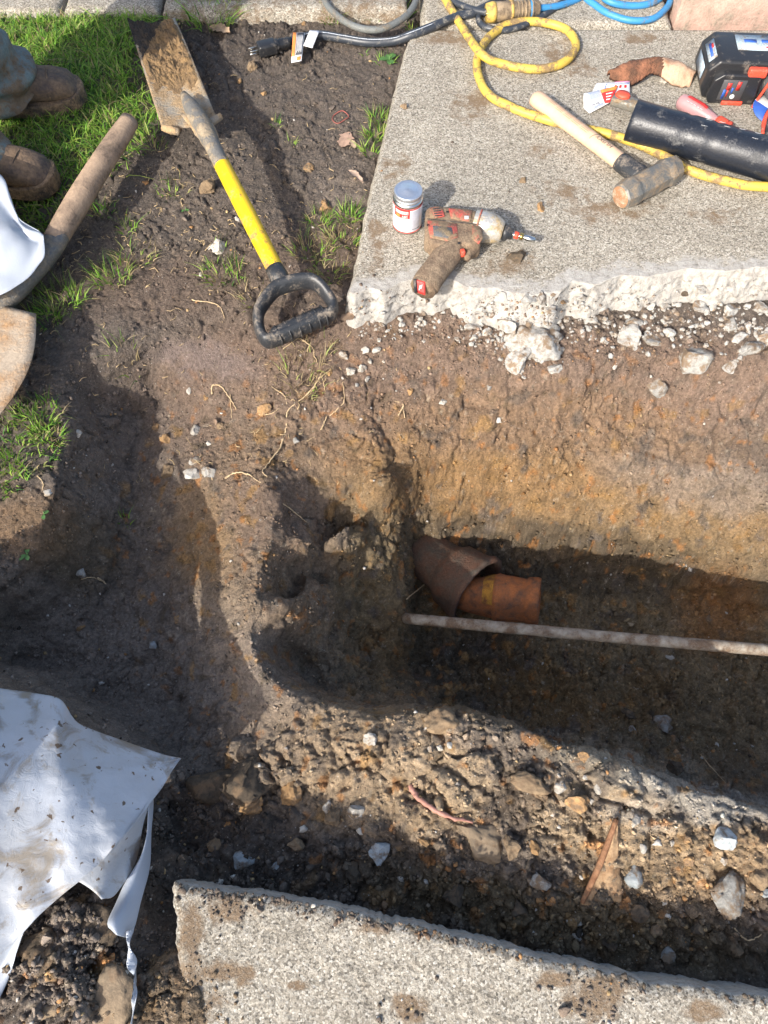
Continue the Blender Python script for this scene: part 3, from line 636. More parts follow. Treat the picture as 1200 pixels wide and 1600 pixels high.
flat_slab('pavement', float(at(98, 6)[0]) + .003, float(at(250, 6)[0]), yk + .005, 3.4, .002, 'pale concrete strip behind the lawn next to the shovel tip', .2)
flat_slab('pavement', float(at(250, 6)[0]) + .01, float(at(640, 5)[0]), float(at(400, 18)[1]), 3.4, .006, 'dark mossy kerb behind the bare soil', .5)
M['pink'] = mat_dirty('pink_paint', (.50, .34, .28), (.3, .25, .2), .35, 20, .85, 0, .1, spec=.2)
def pink():
    x0 = float(at(1056, 30)[0]); y0 = float(at(1100, 30)[1]); V, F = bevbox(1.6, 1.0, .22, .008, 2, (x0 + .8, y0 + .5, .0)); 
    o = single('pink_step', (V, F), M['pink'], 'pink painted concrete step at the top right corner', 'step'); return o
pink()

def top_z(x, y):
    """height of whatever surface lies on top at x, y"""
    z = float(soil_z(x, y)); 
    if x > np.interp(y, L1[:, 1], L1[:, 0]) and y < 3:
        a = np.interp(x, T1[:, 0], T1[:, 1]); b = np.interp(x, F1[:, 0], F1[:, 1])
        if y > b: z = max(z, -.065 + .065 * min(1, max(0, (y - b) / max(a - b, .01))) ** .62)
    if y < np.interp(x, T2[:, 0], T2[:, 1]) - .004 and x > LX2 + .01 + .25 * max(0, -.03 - y): z = max(z, 0.)
    return z
def hit(px, py, soil=False):
    d = FW + RT * (px - 600) / FPX + UP * (800 - py) / FPX; t0 = (.15 - CAM_H) / d[2]; prev = None
    for t in np.arange(t0, t0 + 1.6, .006):
        P = CP + d * t; h = float(soil_z(P[0], P[1])) if soil else top_z(P[0], P[1])
        if P[2] <= h: return np.array([P[0], P[1], h])
    return at(px, py, 0)
# ------------------------------------------------------------------ loose crumbs of earth
def slab_top(x, y):
    a = np.interp(x, T1[:, 0], T1[:, 1]); b = np.interp(x, F1[:, 0], F1[:, 1]); on = (x > np.interp(y, L1[:, 1], L1[:, 0])) & (y > b) & (y < BACK_Y)
    zz = np.where(on, -.065 + .065 * np.clip((y - b) / np.maximum(a - b, .01), 0, 1) ** .9, -9.)
    n_ = (y < np.interp(x, T2[:, 0], T2[:, 1]) - .004) & (x > LX2 + .01 + .25 * np.maximum(0, -.03 - y)); return np.where(n_, 0., zz)
def crumbs(name, n, sub, s0, s1, seed, dens, label):
    r = np.random.default_rng(seed); px = r.uniform(-330, 1530, n * 6); py = r.uniform(-10, 1640, n * 6)
    w = dens(px, py); k = r.random(n * 6) < w; px, py = px[k][:n], py[k][:n]
    # photo points -> earth, by a few fixed-point steps
    z = np.full(len(px), -.15)
    for _ in range(8):
        d = FW[None] + RT[None] * ((px - 600) / FPX)[:, None] + UP[None] * ((800 - py) / FPX)[:, None]
        t = (z - CAM_H) / d[:, 2]; x = d[:, 0] * t; y = d[:, 1] * t; z = .5 * z + .5 * np.maximum(soil_z(x, y), slab_top(x, y))
    x += r.normal(0, .006, len(x)); y += r.normal(0, .006, len(x)); z = np.maximum(soil_z(x, y), slab_top(x, y))
    m = len(x); s = s0 + (s1 - s0) * r.random(m) ** 3.2; V0, F0 = ICO[sub]; nv = len(V0)
    sh = r.uniform(.6, 1.15, (m, 1, 3)); V = V0[None] * (1 + r.uniform(-.38, .38, (m, nv, 1)) * (1 if sub == 1 else .5)) * sh
    if sub > 1:
        for _ in range(10):
            nn = r.normal(size=(m, 1, 3)); nn /= np.linalg.norm(nn, axis=2)[:, :, None]; dq = (V * nn).sum(2) - r.uniform(.15, .6, (m, 1)); V = V - np.maximum(dq, 0)[:, :, None] * nn
    an = r.uniform(0, 6.28, m); ca, sa = np.cos(an), np.sin(an); X_ = V[:, :, 0] * ca[:, None] - V[:, :, 1] * sa[:, None]; Y_ = V[:, :, 0] * sa[:, None] + V[:, :, 1] * ca[:, None]
    V = np.stack([X_, Y_, V[:, :, 2] * .8], 2) * s[:, None, None]; V += np.stack([x, y, z + s * .05], 1)[:, None]
    Q = (F0[None] + (np.arange(m) * nv)[:, None, None]).reshape(-1, 3)
    c0 = soil_c(x, y) * r.uniform(.6, 1.3, (m, 1)); q = r.random(m)
    pal = np.array([(.50, .47, .42), (.42, .30, .16), (.36, .2, .09), (.06, .05, .04)])
    cz = np.clip(c0, .015, .5); sp = q < .05; cz[sp] = pal[r.integers(0, 4, sp.sum())] * r.uniform(.7, 1.1, (sp.sum(), 1))
    me = fast_mesh(name, V.reshape(-1, 3), Q, M['crumb'], np.repeat(cz, nv, 0), False)
    o = bpy.data.objects.new(name, me); COL.objects.link(o); link_props(o, label, 'soil', None, 'stuff')
def inb(px, py, x, y, rx, ry): return np.clip(1.4 - np.sqrt(((px - x) / rx) ** 2 + ((py - y) / ry) ** 2), 0, 1)
def dens_all(px, py):
    d = .22 + 0 * px
    for b in [(270, 1550, 60, 60), (1000, 1040, 330, 170), (740, 1040, 110, 60), (850, 900, 250, 60), (560, 1390, 400, 60), (950, 1440, 320, 70), (280, 1290, 110, 100), (110, 1500, 130, 110), (880, 530, 330, 50)]: d = np.maximum(d, 1.0 * inb(px, py, *b))
    for b in [(400, 240, 230, 220), (150, 700, 90, 130), (200, 1060, 220, 110), (620, 620, 160, 90), (850, 1270, 420, 110)]: d = np.maximum(d, .5 * inb(px, py, *b))
    for b in [(330, 570, 70, 35), (480, 690, 90, 50), (1040, 1235, 220, 16)]: d = d * (1 - .8 * inb(px, py, *b))
    slab = (py < 470) & (px > 655 - (py / 470) * 115); ns = (py > 1392 + (px - 270) * .19) & (px > 270); d = np.where(ns, .005 + .25 * inb(px, py, 355, 1420, 40, 30) + .3 * inb(px, py, 930, 1560, 60, 40) + .2 * inb(px, py, 640, 1575, 35, 25) + .35 * inb(px, py, 290, 1570, 60, 90) + .07 * np.clip(1 - np.abs(py - 1392 - (px - 270) * .19) / 14, 0, 1), d); d = np.where(slab, .006 + .02 * inb(px, py, 960, 330, 200, 40) + .03 * inb(px, py, 590, 420, 50, 60), d)
    return d
def dens_big(px, py):
    d = .02 + 0 * px
    for b in [(740, 1040, 110, 60), (900, 890, 260, 40), (1000, 1060, 300, 130), (560, 1370, 360, 50), (950, 1440, 300, 60), (280, 1290, 90, 90), (80, 1490, 110, 90)]: d = np.maximum(d, 1.0 * inb(px, py, *b))
    for b in [(400, 240, 230, 220), (140, 680, 70, 90), (900, 520, 300, 30), (900, 1310, 330, 60), (230, 640, 60, 60)]: d = np.maximum(d, .3 * inb(px, py, *b))
    return np.minimum(d, np.clip(dens_all(px, py) * 4 - .15, 0, 1))
crumbs('soil_crumbs', 34000, 1, .0011, .0052, 101, dens_all, 'small crumbs of earth and grit lying all over the dug ground')
crumbs('soil_crumbs', 4600, 2, .003, .0125, 202, dens_big, 'bigger crumbs of dark earth in the hole and along the near slab')

# ------------------------------------------------------------------ stones and lumps one can point at
ROCKS = {}
def rock_mesh(kind, v, flat=False):
    key = (kind, v)
    if key not in ROCKS:
        ang, rough = (11, .30) if kind in ('fragment', 'grey_stone', 'blue_stone', 'pale_stone') else (8, .5)
        V, F = rockVF(40 + v * 7 + len(kind), 3, ang, rough, (1, random.uniform(.65, .95), random.uniform(.5, .75)))
        ROCKS[key] = mesh(kind, V, F, M[kind], False)
    return ROCKS[key]
DEP = lambda P: float((np.asarray(P) - CP) @ FW)
def stone(px, py, w, kind, label, cat='stone', group=None, name='stone', asp=(1, 1, 1), rz=None, sink=.42):
    P = hit(px, py); s = w / FPX * DEP(P) / 2; me = rock_mesh(kind, random.randrange(6))
    o = bpy.data.objects.new(name, me); COL.objects.link(o); o.scale = (s * asp[0], s * asp[1], s * asp[2])
    o.rotation_euler = (random.uniform(-.35, .35), random.uniform(-.35, .35), random.uniform(0, 6.28) if rz is None else rz)
    o.location = (P[0], P[1], P[2] + s * asp[2] * .6 * (1 - 2 * sink)); o_loc[o.name] = o.location.copy()
    return link_props(o, label, cat, group)
def zs(ox, oy, k, rows, kind, label, cat, group, name):
    for r_ in rows:
        kd = r_[3] if len(r_) > 3 else kind; lb = r_[4] if len(r_) > 4 else label
        stone(ox + r_[0] / k, oy + r_[1] / k, r_[2] / k * 1.08, kd, lb, cat, None if len(r_) > 4 else group, name)
g_frag = 'broken concrete fragments below the slab edge'
l_frag = 'small pale chip of broken concrete in the dirt under the far slab edge'
zs(700, 440, 2.4, [(90, 170, 60), (145, 200, 42), (240, 245, 48), (225, 195, 90, 'fragment', 'pinkish white concrete lump tucked under the spill of broken concrete'),
    (270, 290, 120, 'fragment', 'largest white concrete chunk below the grey spill, mud on its face'), (365, 275, 55), (400, 325, 62), (540, 150, 58), (600, 157, 30), (695, 157, 70), (680, 208, 105, 'fragment', 'wide white concrete chunk lying in brown dirt below the slab middle'),
    (768, 225, 80), (825, 192, 56), (815, 95, 50), (945, 102, 62), (990, 100, 42), (1055, 108, 64), (1062, 165, 66), (1095, 208, 78), (1135, 250, 100, 'fragment', 'pale rubble chunk at the bottom of the heap by the right photo edge'), (1188, 210, 80), (1172, 112, 66), (930, 52, 50),
    (912, 300, 125, 'grey_stone', 'flat grey gritty stone half sunk in the slope below the right rubble'), (1052, 325, 64), (790, 402, 92, 'grey_stone', 'round grey patchy stone flush with the sunlit slope'), (155, 402, 36, 'grey_stone', 'small round grey stone set in the slope below the slab corner'), (195, 297, 22), (440, 402, 22), (1015, 382, 22),
    (430, 90, 28, 'ochre_stone', 'small ochre pebble against the broken slab edge'), (390, 56, 30), (350, 66, 55), (300, 78, 62), (380, 110, 50), (620, 332, 30, 'pale_stone', 'cream pebble sitting alone on the sunlit slope'), (500, 60, 34), (470, 100, 30), (760, 100, 40), (880, 60, 30, 'dark_clod', 'dark brown clod against the white slab face'), (870, 150, 26), (1120, 175, 40), (1150, 200, 46), (1090, 290, 40), (1075, 300, 24), (560, 190, 26, 'dark_clod', 'dark brown clod between the white chips below the slab'), (120, 240, 22), (200, 220, 34), (310, 240, 40), (330, 300, 34)],
   'fragment', l_frag, 'rubble', g_frag, 'concrete_fragment')
g_corner = 'white chips below the slab corner'
zs(400, 520, 4, [(550, 150, 64), (755, 120, 66), (685, 122, 54), (660, 220, 64), (590, 255, 74), (540, 285, 28), (695, 290, 48), (715, 185, 44), (1165, 440, 54), (655, 550, 22), (800, 180, 24), (770, 60, 30)], 'pale_stone', 'small white stone chip on the brown slope below the slab corner', 'stone', g_corner, 'stone')
for z_ in [(455 / 4 + 400, 260 / 4 + 520, 16, 'ochre_stone', 'small tan crumb of clay beside the dry grass clump'), (415, 642, 26, 'ochre_stone', 'flat rusty orange clay patch beside a pale root'), (462, 692, 15, 'grey_stone', 'small dark round pebble casting a thin shadow on the slope'), (557, 602, 9, 'grey_stone', 'tiny grey pebble below the white chips'),
           (640, 612, 12, 'ochre_stone', 'small amber pebble on the slope'), (306, 675, 17, 'pale_stone', 'slim white stone on the crest near the pale rubble'), (326, 694, 10, 'pale_stone', 'bean shaped white pebble on the crest'), (307, 720, 22, 'pale_stone', 'white lumpy stone in the middle of the crest'),
           (300, 742, 26, 'pale_stone', 'pale lump with an ochre stain above the cut clay block'), (325, 738, 22, 'pale_stone', 'chalky lump beside a short root'), (262, 738, 24, 'brown_stone', 'tan rounded lump left of the pale stones'), (346, 669, 16, 'brown_stone', 'tan square clod on the crest below the long root'),
           (261, 686, 20, 'ochre_stone', 'orange clay lump with a pointed end on the trench shoulder'), (244, 669, 12, 'ochre_stone', 'small orange clod above the pointed orange lump'), (322, 624, 11, 'ochre_stone', 'small ochre chip on the smooth damp face'), (297, 614, 12, 'pale_stone', 'pinkish pebble on the damp face')]:
    stone(z_[0], z_[1], z_[2] * 1.15, z_[3], z_[4])
zr = 'small white pebble in the rough earth of the near mound'
zs(780, 1100, 2.857, [(275, 372, 62, 'pale_stone', 'white oblong stone in the near mound, left of a second white one'), (440, 387, 56, 'pale_stone', 'white tooth shaped stone on the near mound'), (262, 320, 26), (380, 330, 22), (410, 432, 32), (235, 495, 24), (765, 620, 32), (635, 640, 52, 'pale_stone', 'pale curled stone right of the brown shard'), (605, 520, 64, 'pale_stone', 'pale clustered stone just right of the shard tip'),
    (1010, 600, 108, 'blue_stone', 'bluish grey stone set in the mound near the right edge'), (1180, 852, 44, 'blue_stone', 'small bluish stone at the right photo edge'), (340, 1035, 38), (750, 1112, 90, 'grey_stone', 'grey rounded stone in the dark trough beside the near slab'),
    (365, 775, 22), (570, 465, 34, 'brown_stone', 'olive brown pebble above the shard tip'), (190, 412, 80, 'brown_stone', 'tan flat stone on the mound beside dark earth'), (350, 452, 110, 'ochre_stone', 'orange clay lump under the two white stones'), (735, 885, 32), (180, 800, 96, 'grey_stone', 'dark grey angular lump left of the shard foot'),
    (590, 117, 44, 'pale_stone', 'cream coloured stone on the shaded hole floor'), (575, 45, 70, 'dark_clod', 'smooth dark stone on the hole floor above the cream one'), (1130, 188, 16), (380, 242, 70, 'ochre_stone', 'orange crumbly lump on the crest of the near mound'), (840, 700, 60, 'ochre_stone', 'bright orange clod on the right of the mound'), (840, 610, 50, 'ochre_stone', 'orange flaky clod above the bright orange one'),
    (1140, 770, 110, 'brown_stone', 'brown rounded clod between the blue stones'), (1000, 700, 40), (60, 640, 110, 'brown_stone', 'cracked tan clod on the left of the mound'), (150, 650, 80, 'ochre_stone', 'orange brown clod below the cracked tan one'), (1050, 1090, 70, 'brown_stone', 'brown clod in the trough near the right edge'), (880, 1000, 80, 'dark_clod', 'dark clod in the trough below the orange mound'), (620, 940, 90, 'dark_clod', 'dark clod in the trough below the shard'), (480, 1060, 90, 'dark_clod', 'dark clod against the near slab edge'), (700, 1000, 70, 'brown_stone', 'mid brown clod in the trough'), (90, 920, 100, 'dark_clod', 'dark knobbly clod in the trough at the mound foot')],
   'pale_stone', zr, 'stone', 'white pebbles in the near mound', 'stone')
zs(280, 1100, 2.308, [(535, 372, 48, 'pale_stone', 'white angular stone on the left of the near mound'), (635, 392, 64, 'pale_stone', 'white crumbling stone beside the angular one'), (235, 555, 84, 'blue_stone', 'bluish white stone in the dark earth near the slab corner'), (725, 530, 98, 'blue_stone', 'bluish white pebble with a brown smear above the near slab'), (345, 588, 34, 'blue_stone', 'tiny blue chip near the bluish white stone'),
    (125, 505, 54, 'brown_stone', 'tan crumb right of the plastic strip'), (450, 450, 34), (880, 495, 48, 'ochre_stone', 'rusty pebble under the pink root'), (690, 130, 50), (905, 160, 26), (940, 160, 26), (975, 150, 24), (890, 90, 24), (385, 165, 28), (1005, 290, 20), (650, 460, 34), (800, 630, 26), (150, 640, 24), (420, 505, 60, 'brown_stone', 'brown clod in dark earth above the near slab'), (640, 610, 80, 'dark_clod', 'dark clod in the shaded trough'), (990, 690, 90, 'dark_clod', 'dark clod in the trough below the mound foot'), (560, 410, 70, 'brown_stone', 'grey brown clod between the white stones'), (410, 330, 110, 'ochre_stone', 'orange brown crumbly lump left of the white stones')],
   'pale_stone', 'small white pebble on the left part of the near mound', 'stone', 'white pebbles on the left of the near mound', 'stone')
for z_ in [(131, 899, 18, 'grey_stone', 'flat grey chip on the floor of the left cut', 1.2), (127, 982, 16, 'ochre_stone', 'rusty clod on the floor of the left cut', 1), (238, 1010, 18, 'blue_stone', 'small blue white chip in the shaded left cut', 1), (75, 770, 13, 'pale_stone', 'white chip on the edge of the left bank', 1), (124, 682, 18, 'pale_stone', 'pinkish white sliver on the left bank', 1),
           (278, 968, 16, 'ochre_stone', 'rust red clod where shade meets the sunny crest', 1), (198, 711, 10, 'ochre_stone', 'orange clod in the upper left cut', 1), (341, 388, 32, 'pale_stone', 'white lumpy stone lying on the soil left of the yellow shaft', 1), (315, 432, 11, 'pale_stone', 'tiny white stone above the dug rim', 1), (328, 297, 30, 'brown_stone', 'brown flat clod close to the yellow shaft', 1),
           (485, 265, 22, 'ochre_stone', 'ochre crumb on the bare soil', 1), (508, 325, 20, 'ochre_stone', 'small orange flake in the soil near the slab', 1), (507, 320, 12, 'ochre_stone', 'tiny orange flake in the soil near the slab', 1), (412, 148, 14, 'ochre_stone', 'amber crumb on the dark soil left of centre', 1), (475, 39, 9, 'ochre_stone', 'tiny amber crumb above the orange tag', 1), (438, 80, 14, 'pale_stone', 'white splinter of stone right of the black plug', .6), (482, 268, 14, 'brown_stone', 'brown crumb beside the ochre one', 1),
           (375, 128, 12, 'ochre_stone', 'tan crumb at the shadow edge near the plug', 1), (395, 105, 20, 'brown_stone', 'pale brown clod below the plug', 1), (810, 405, 34, 'dark_clod', 'dark mud lump on the slab right of the driver grip', 1), (845, 325, 20, 'ochre_stone', 'ochre mud crumb on the slab above the mud lump', 1), (631, 168, 12, 'brown_stone', 'small mud crumb near the slab left edge', 1), (851, 195, 12, 'dark_clod', 'dark crumb under the hammer handle', 1), (818, 285, 14, 'brown_stone', 'thin mud smear crumb on the slab', 1), (925, 242, 12, 'grey_stone', 'greenish grey crumb beside the hammer handle', 1),
           (1038, 128, 14, 'pale_stone', 'white pebble in the gap under the bark', 1), (372, 345, 12, 'pale_stone', 'white chip in the shaft shadow', 1), (525, 62, 9, 'pale_stone', 'tiny white chip below the cable', 1), (1035, 1130, 34, 'grey_stone', 'purple grey pebble on the hole floor', 1), (1050, 1200, 30, 'dark_clod', 'dark stone on the hole floor near the rim', 1)]:
    stone(z_[0], z_[1], z_[2] * 1.1, z_[3], z_[4], asp=(1, z_[5], 1))
ORD = ['leftmost', 'second', 'third', 'fourth', 'fifth', 'sixth', 'seventh', 'eighth', 'ninth', 'tenth', 'eleventh', 'twelfth', 'thirteenth', 'fourteenth', 'fifteenth', 'sixteenth', 'seventeenth', 'eighteenth', 'nineteenth', 'twentieth']
def ordinal(i):
    if i == 0: return 'leftmost'
    if i < 20: return ORD[i] + ' from the left'
    if i < 29: return 'twenty-' + ['first', 'second', 'third', 'fourth', 'fifth', 'sixth', 'seventh', 'eighth', 'ninth'][i - 20] + ' from the left'
    if i == 29: return 'thirtieth from the left'
    return 'thirty-' + ['first', 'second', 'third', 'fourth', 'fifth', 'sixth', 'seventh', 'eighth', 'ninth'][i - 30] + ' from the left'
for g, txt in ((g_frag, 'pale concrete chip below the slab edge, '), (g_corner, 'small white chip below the slab corner, '), ('white pebbles in the near mound', 'white pebble on the right half of the near mound, '), ('white pebbles on the left of the near mound', 'white pebble on the left half of the near mound, ')):
    for i_, o_ in enumerate(sorted([o for o in COL.objects if o.get('group') == g], key=lambda o: proj(np.array(o.location))[0])): o_['label'] = txt + ordinal(i_)
def grit():
    r = np.random.default_rng(31); vf = []
    for k in range(900):
        x = r.uniform(560, 1260); y = r.normal(np.interp(x, [560, 700, 820, 900, 1050, 1200], [518, 505, 545, 512, 500, 515]), np.interp(x, [560, 760, 860, 950, 1200], [7, 14, 26, 18, 24])); 
        if r.random() > np.interp(x, [560, 690, 760, 860, 930, 1050, 1200], [.35, .45, 1, 1, .6, .8, 1]): continue
        P = hit(x, y); s = (3.2 + 9 * r.random() ** 2.5) / FPX * DEP(P) * .5; V, F = rockVF(900 + k % 40, 1, 3, .2, (1, r.uniform(.6, .95), r.uniform(.4, .8))); an = r.uniform(0, 6.28); E_ = np.array(Euler((r.uniform(-.5, .5), r.uniform(-.5, .5), an)).to_matrix())
        vf.append(((V * s) @ E_.T + P + [0, 0, s * .15], F))
    V, F = cat_(*vf); single('concrete_grit', (V, F), M['fragment'], 'small broken bits of white concrete crumbled along the slab edge', 'rubble', None, False, 'stuff')
grit()
# the big pieces, each of its own shape
def big(px, py, w, seed, kind, label, cat, name, sq, asp=1., rz=0., sub=4, ang=5, rough=.25, dz=0., tilt=(0, 0), mat=None):
    P = hit(px, py); s = w / FPX * DEP(P) / 2; V, F = rockVF(seed, sub, ang, rough, sq); V = V + .05 * fbm(V, 6, 3, seed)[:, None] * V
    V = V * (1 + (.16 * fbm(V, 4.5, 4, seed + 5, .6) + .05 * fbm(V, 16, 3, seed + 8)))[:, None]
    E_ = np.array(Euler((tilt[0], tilt[1], rz)).to_matrix()); V = (V * s) @ E_.T + np.array([P[0], P[1], P[2] + dz])
    return single(name, (V, F), M[mat or kind], label, cat)
big(345, 1225, 105, 3, 'dark_clod', 'big grey brown clod left of the mound, paler crumbs on its right', 'clod', 'earth_clod', (1, .62, .55), rz=.1, dz=.004, ang=7)
big(388, 1218, 80, 31, 'dark_clod', 'dark round clod against the right side of the big clod', 'clod', 'earth_clod', (.8, .8, .6), dz=.0)
big(395, 1255, 44, 33, 'ochre_stone', 'crumbly tan lump hanging below the big clod', 'clod', 'earth_clod', (1, .8, .8), rough=.5)
big(1130, 1395, 74, 35, 'grey_stone', 'flat round pale grey lump of old mortar on the right of the mound', 'mortar', 'mortar_lump', (.8, 1, .3), rz=-.3, dz=.002, ang=8)
big(987, 1368, 38, 37, 'blue_stone', 'upright blue grey stone right of the brown shard', 'stone', 'stone', (.75, 1, .7), rz=.3, ang=10, sub=3)
big(825, 518, 125, 39, 'fragment', 'grey white spill of crumbled concrete fanning down from the slab edge', 'rubble', 'concrete_spill', (1, .7, .40), rz=-.5, dz=-.012, ang=3, rough=.4, tilt=(.45, 0))
big(172, 1560, 100, 41, 'clay', 'smooth oval slab of clay with an orange stain on the spoil heap', 'clay', 'clay_lump', (.8, 1, .22), rz=.15, dz=.002, ang=4, rough=.10, tilt=(.1, -.2))
big(70, 1575, 110, 43, 'clay', 'wide cracked clay clod at the bottom left corner', 'clay', 'clay_lump', (1, .6, .28), rz=.3, dz=-.01, rough=.5, ang=8)
big(140, 1445, 105, 45, 'dark_clod', 'dark smooth clod under the edge of the white sheet', 'clod', 'earth_clod', (1, .8, .35), dz=-.008, rough=.4, ang=8)
big(70, 1490, 80, 47, 'dark_clod', 'knobbly dark clod left on the spoil heap', 'clod', 'earth_clod', (1, .8, .4), dz=-.006, rough=.6)
big(830, 1225, 70, 49, 'brown_stone', 'grey brown clod on the mound crest', 'clod', 'earth_clod', (1, .6, .45), rz=-.2)
big(750, 1310, 100, 51, 'clay', 'tan split clod of clay in the middle of the mound', 'clay', 'clay_lump', (1, .6, .25), rz=-.5, dz=-.010, rough=.5, ang=9)
big(690, 1130, 64, 53, 'grey_stone', 'lumpy grey knob on the rim of the hole', 'clod', 'earth_clod', (1, .7, .6), rough=.45, mat='brown_stone')
big(1035, 1130, 40, 57, 'grey_stone', 'purple grey boulder lying on the hole floor', 'stone', 'stone', (1, .7, .5), sub=3, mat='grey_stone')
# brown shard standing in the mound, pink root, sticks
M['bark_s'] = mat_stone('reddish_bark', (.20, .09, .045), (.36, .19, .10), 90, .8, .3)
def shard():
    P = [hit(907, 1410), hit(972, 1405), hit(968, 1290)]; z0 = .03
    A = P[0] + [0, 0, .0]; B = P[1] + [0, 0, .0]; T = at(962, 1280, P[2][2] + .014); V = []; n = 10
    for i in range(n + 1):
        t = i / n; l = A * (1 - t) + T * t; r_ = B * (1 - t) + T * t
        for j in range(7):
            u = j / 6; q = l * (1 - u) + r_ * u + np.array([0, 0, .006 * math.sin(u * math.pi) * (1 - .5 * t)]); q[2] += .003 * math.sin(9 * u + 5 * t); V.append(q)
    V = np.array(V) + np.random.default_rng(4).normal(0, .0016, (len(V), 3)); m = len(V); V = np.vstack([V, V - [0, 0.003, .012]]); F = []
    for i in range(n):
        for j in range(6):
            a = i * 7 + j; F += [(a, a + 1, a + 8, a + 7), (m + a, m + a + 7, m + a + 8, m + a + 1)]
    bd = [i * 7 for i in range(n + 1)] + [n * 7 + j for j in range(1, 7)] + [i * 7 + 6 for i in range(n - 1, -1, -1)] + [j for j in range(5, 0, -1)]
    for a, b in zip(bd, bd[1:] + bd[:1]): F.append((a, b, m + b, m + a))
    V += .006 * fbm(V, 45, 4)[:, None]
    single('pottery_shard', (V, F), mat_stone('shard', (.22, .12, .06), (.48, .33, .19), 70, .8, .45), 'pointed tan and brown shard sunk in the near mound', 'shard')
    single('bark_strip', tube(spline([P[0] + [0, 0, .004], (P[0] * .55 + T * .45) + [.002, 0, .008], T + [.001, 0, .002]], 8), [.004, .0055, .0045], 8), M['bark_s'], 'reddish brown strip along the left side of the tan shard', 'bark')
shard()
def strand(pts, w, mat, name, label, cat, group=None, lift=.003, z=None, taper=(1, .9, .5)):
    Q = [hit(*p[:2]) + np.array([0, 0, lift if len(p) < 3 else p[2]]) for p in pts]
    Q = spline(Q, 7); r_ = w / 2; n_ = len(Q); rr = np.random.default_rng(int(pts[0][0] * 7 + pts[0][1])); Q = Q + rr.normal(0, min(w * .16, .0006), Q.shape); sh_ = np.interp(np.linspace(0, 1, n_), np.linspace(0, 1, len(taper)), taper) * rr.uniform(.65, 1.2, n_)
    return single(name, tube(Q, list(r_ * sh_), 7), mat, label, cat, group)
M['pinkroot'] = mat_plain('pink_root', (.40, .20, .15), .6, 0, .001, 80, .3)
strand([(641, 1228, .004), (652, 1246, .006), (672, 1262, .007), (700, 1276, .006), (738, 1285, .003)], .011, M['pinkroot'], 'root', 'thick pinkish root lying on the near mound', 'root', None)
roots = [([(503, 588), (480, 618), (452, 645), (447, 672), (438, 700), (422, 722), (411, 738), (418, 747)], .0045, 'long branching tan root running down the slope'),
 ([(448, 648), (446, 622), (425, 606)], .003, 'side branch of pale root meeting the long one'), ([(352, 748), (365, 740), (385, 741), (408, 755)], .0045, 'pale curved root like a hook above the cut end wall'),
 ([(332, 618), (333, 606), (345, 604), (358, 622), (370, 640)], .0045, 'pale hooked root at the top of the damp face'), ([(360, 618), (363, 655)], .003, 'short straight rootlet beside the hooked root'), ([(405, 650), (425, 648), (437, 639)], .003, 'short rootlet lying across the rusty clay patch'),
 ([(436, 785), (455, 798), (470, 810), (480, 818)], .0035, 'straight pale rootlet on the brink of the end wall'), ([(515, 652), (530, 640), (538, 628), (536, 600)], .003, 'thin root curling up the slope below the white chips'), ([(622, 652), (630, 636), (618, 628)], .004, 'forked pale rootlet on the slope'), ([(632, 655), (630, 638)], .003, 'stub of rootlet below the fork'),
 ([(502, 674), (508, 660), (511, 652)], .004, 'short thick pale rootlet in the smooth slope'), ([(480, 692), (492, 684)], .0025, 'tiny rootlet right of the round pebble'), ([(635, 940, .02), (650, 930, .03), (664, 918, .03)], .004, 'bent rootlet sticking out by the old pipe'), ([(640, 810), (645, 785), (648, 770)], .0025, 'fine rootlet hanging at the corner of the hole'),
 ([(1082, 1184, .05), (1100, 1205, .05), (1124, 1226, .03)], .0025, 'thin grey twig leaning over the near rim at right'), ([(155, 905), (165, 912), (168, 920)], .004, 'short pale root on the left cut floor'), ([(130, 908), (145, 904), (158, 908)], .003, 'thin root beside the flat grey chip'), ([(1145, 1450), (1165, 1468), (1190, 1460)], .003, 'curved thin root below the mortar lump'), ([(910, 1450), (925, 1432)], .003, 'thin straw coloured rootlet below the shard'),
 ([(500, 585), (506, 600), (508, 615)], .003, 'short pale root tip below the dry clump'), ([(60, 745), (68, 755), (68, 770)], .003, 'thin root on the left bank'), ([(470, 530), (488, 545), (492, 560), (497, 572)], .003, 'dry stalk below the shovel grip'), ([(443, 548), (470, 528)], .0025, 'thin dry stalk beside the shovel grip'), ([(300, 470), (340, 478), (352, 500)], .003, 'dry brown stem on the rim'),
 ([(330, 735), (332, 752)], .005, 'stubby root above the cut clay block')]
for p, w, l in roots: strand(p, w, M['root'], 'root', l, 'root', None, .002)
M['band'] = mat_plain('rubber_band', (.30, .08, .06), .5)
P = [hit(*q) + np.array([0, 0, .004]) for q in [(520, 192), (522, 184), (535, 177), (545, 184), (540, 192), (528, 195)]]
single('rubber_band', tube(spline(P, 5, True), .0012, 6, False, True), M['band'], 'thin reddish rubber band lying on the bare soil', 'rubber band')
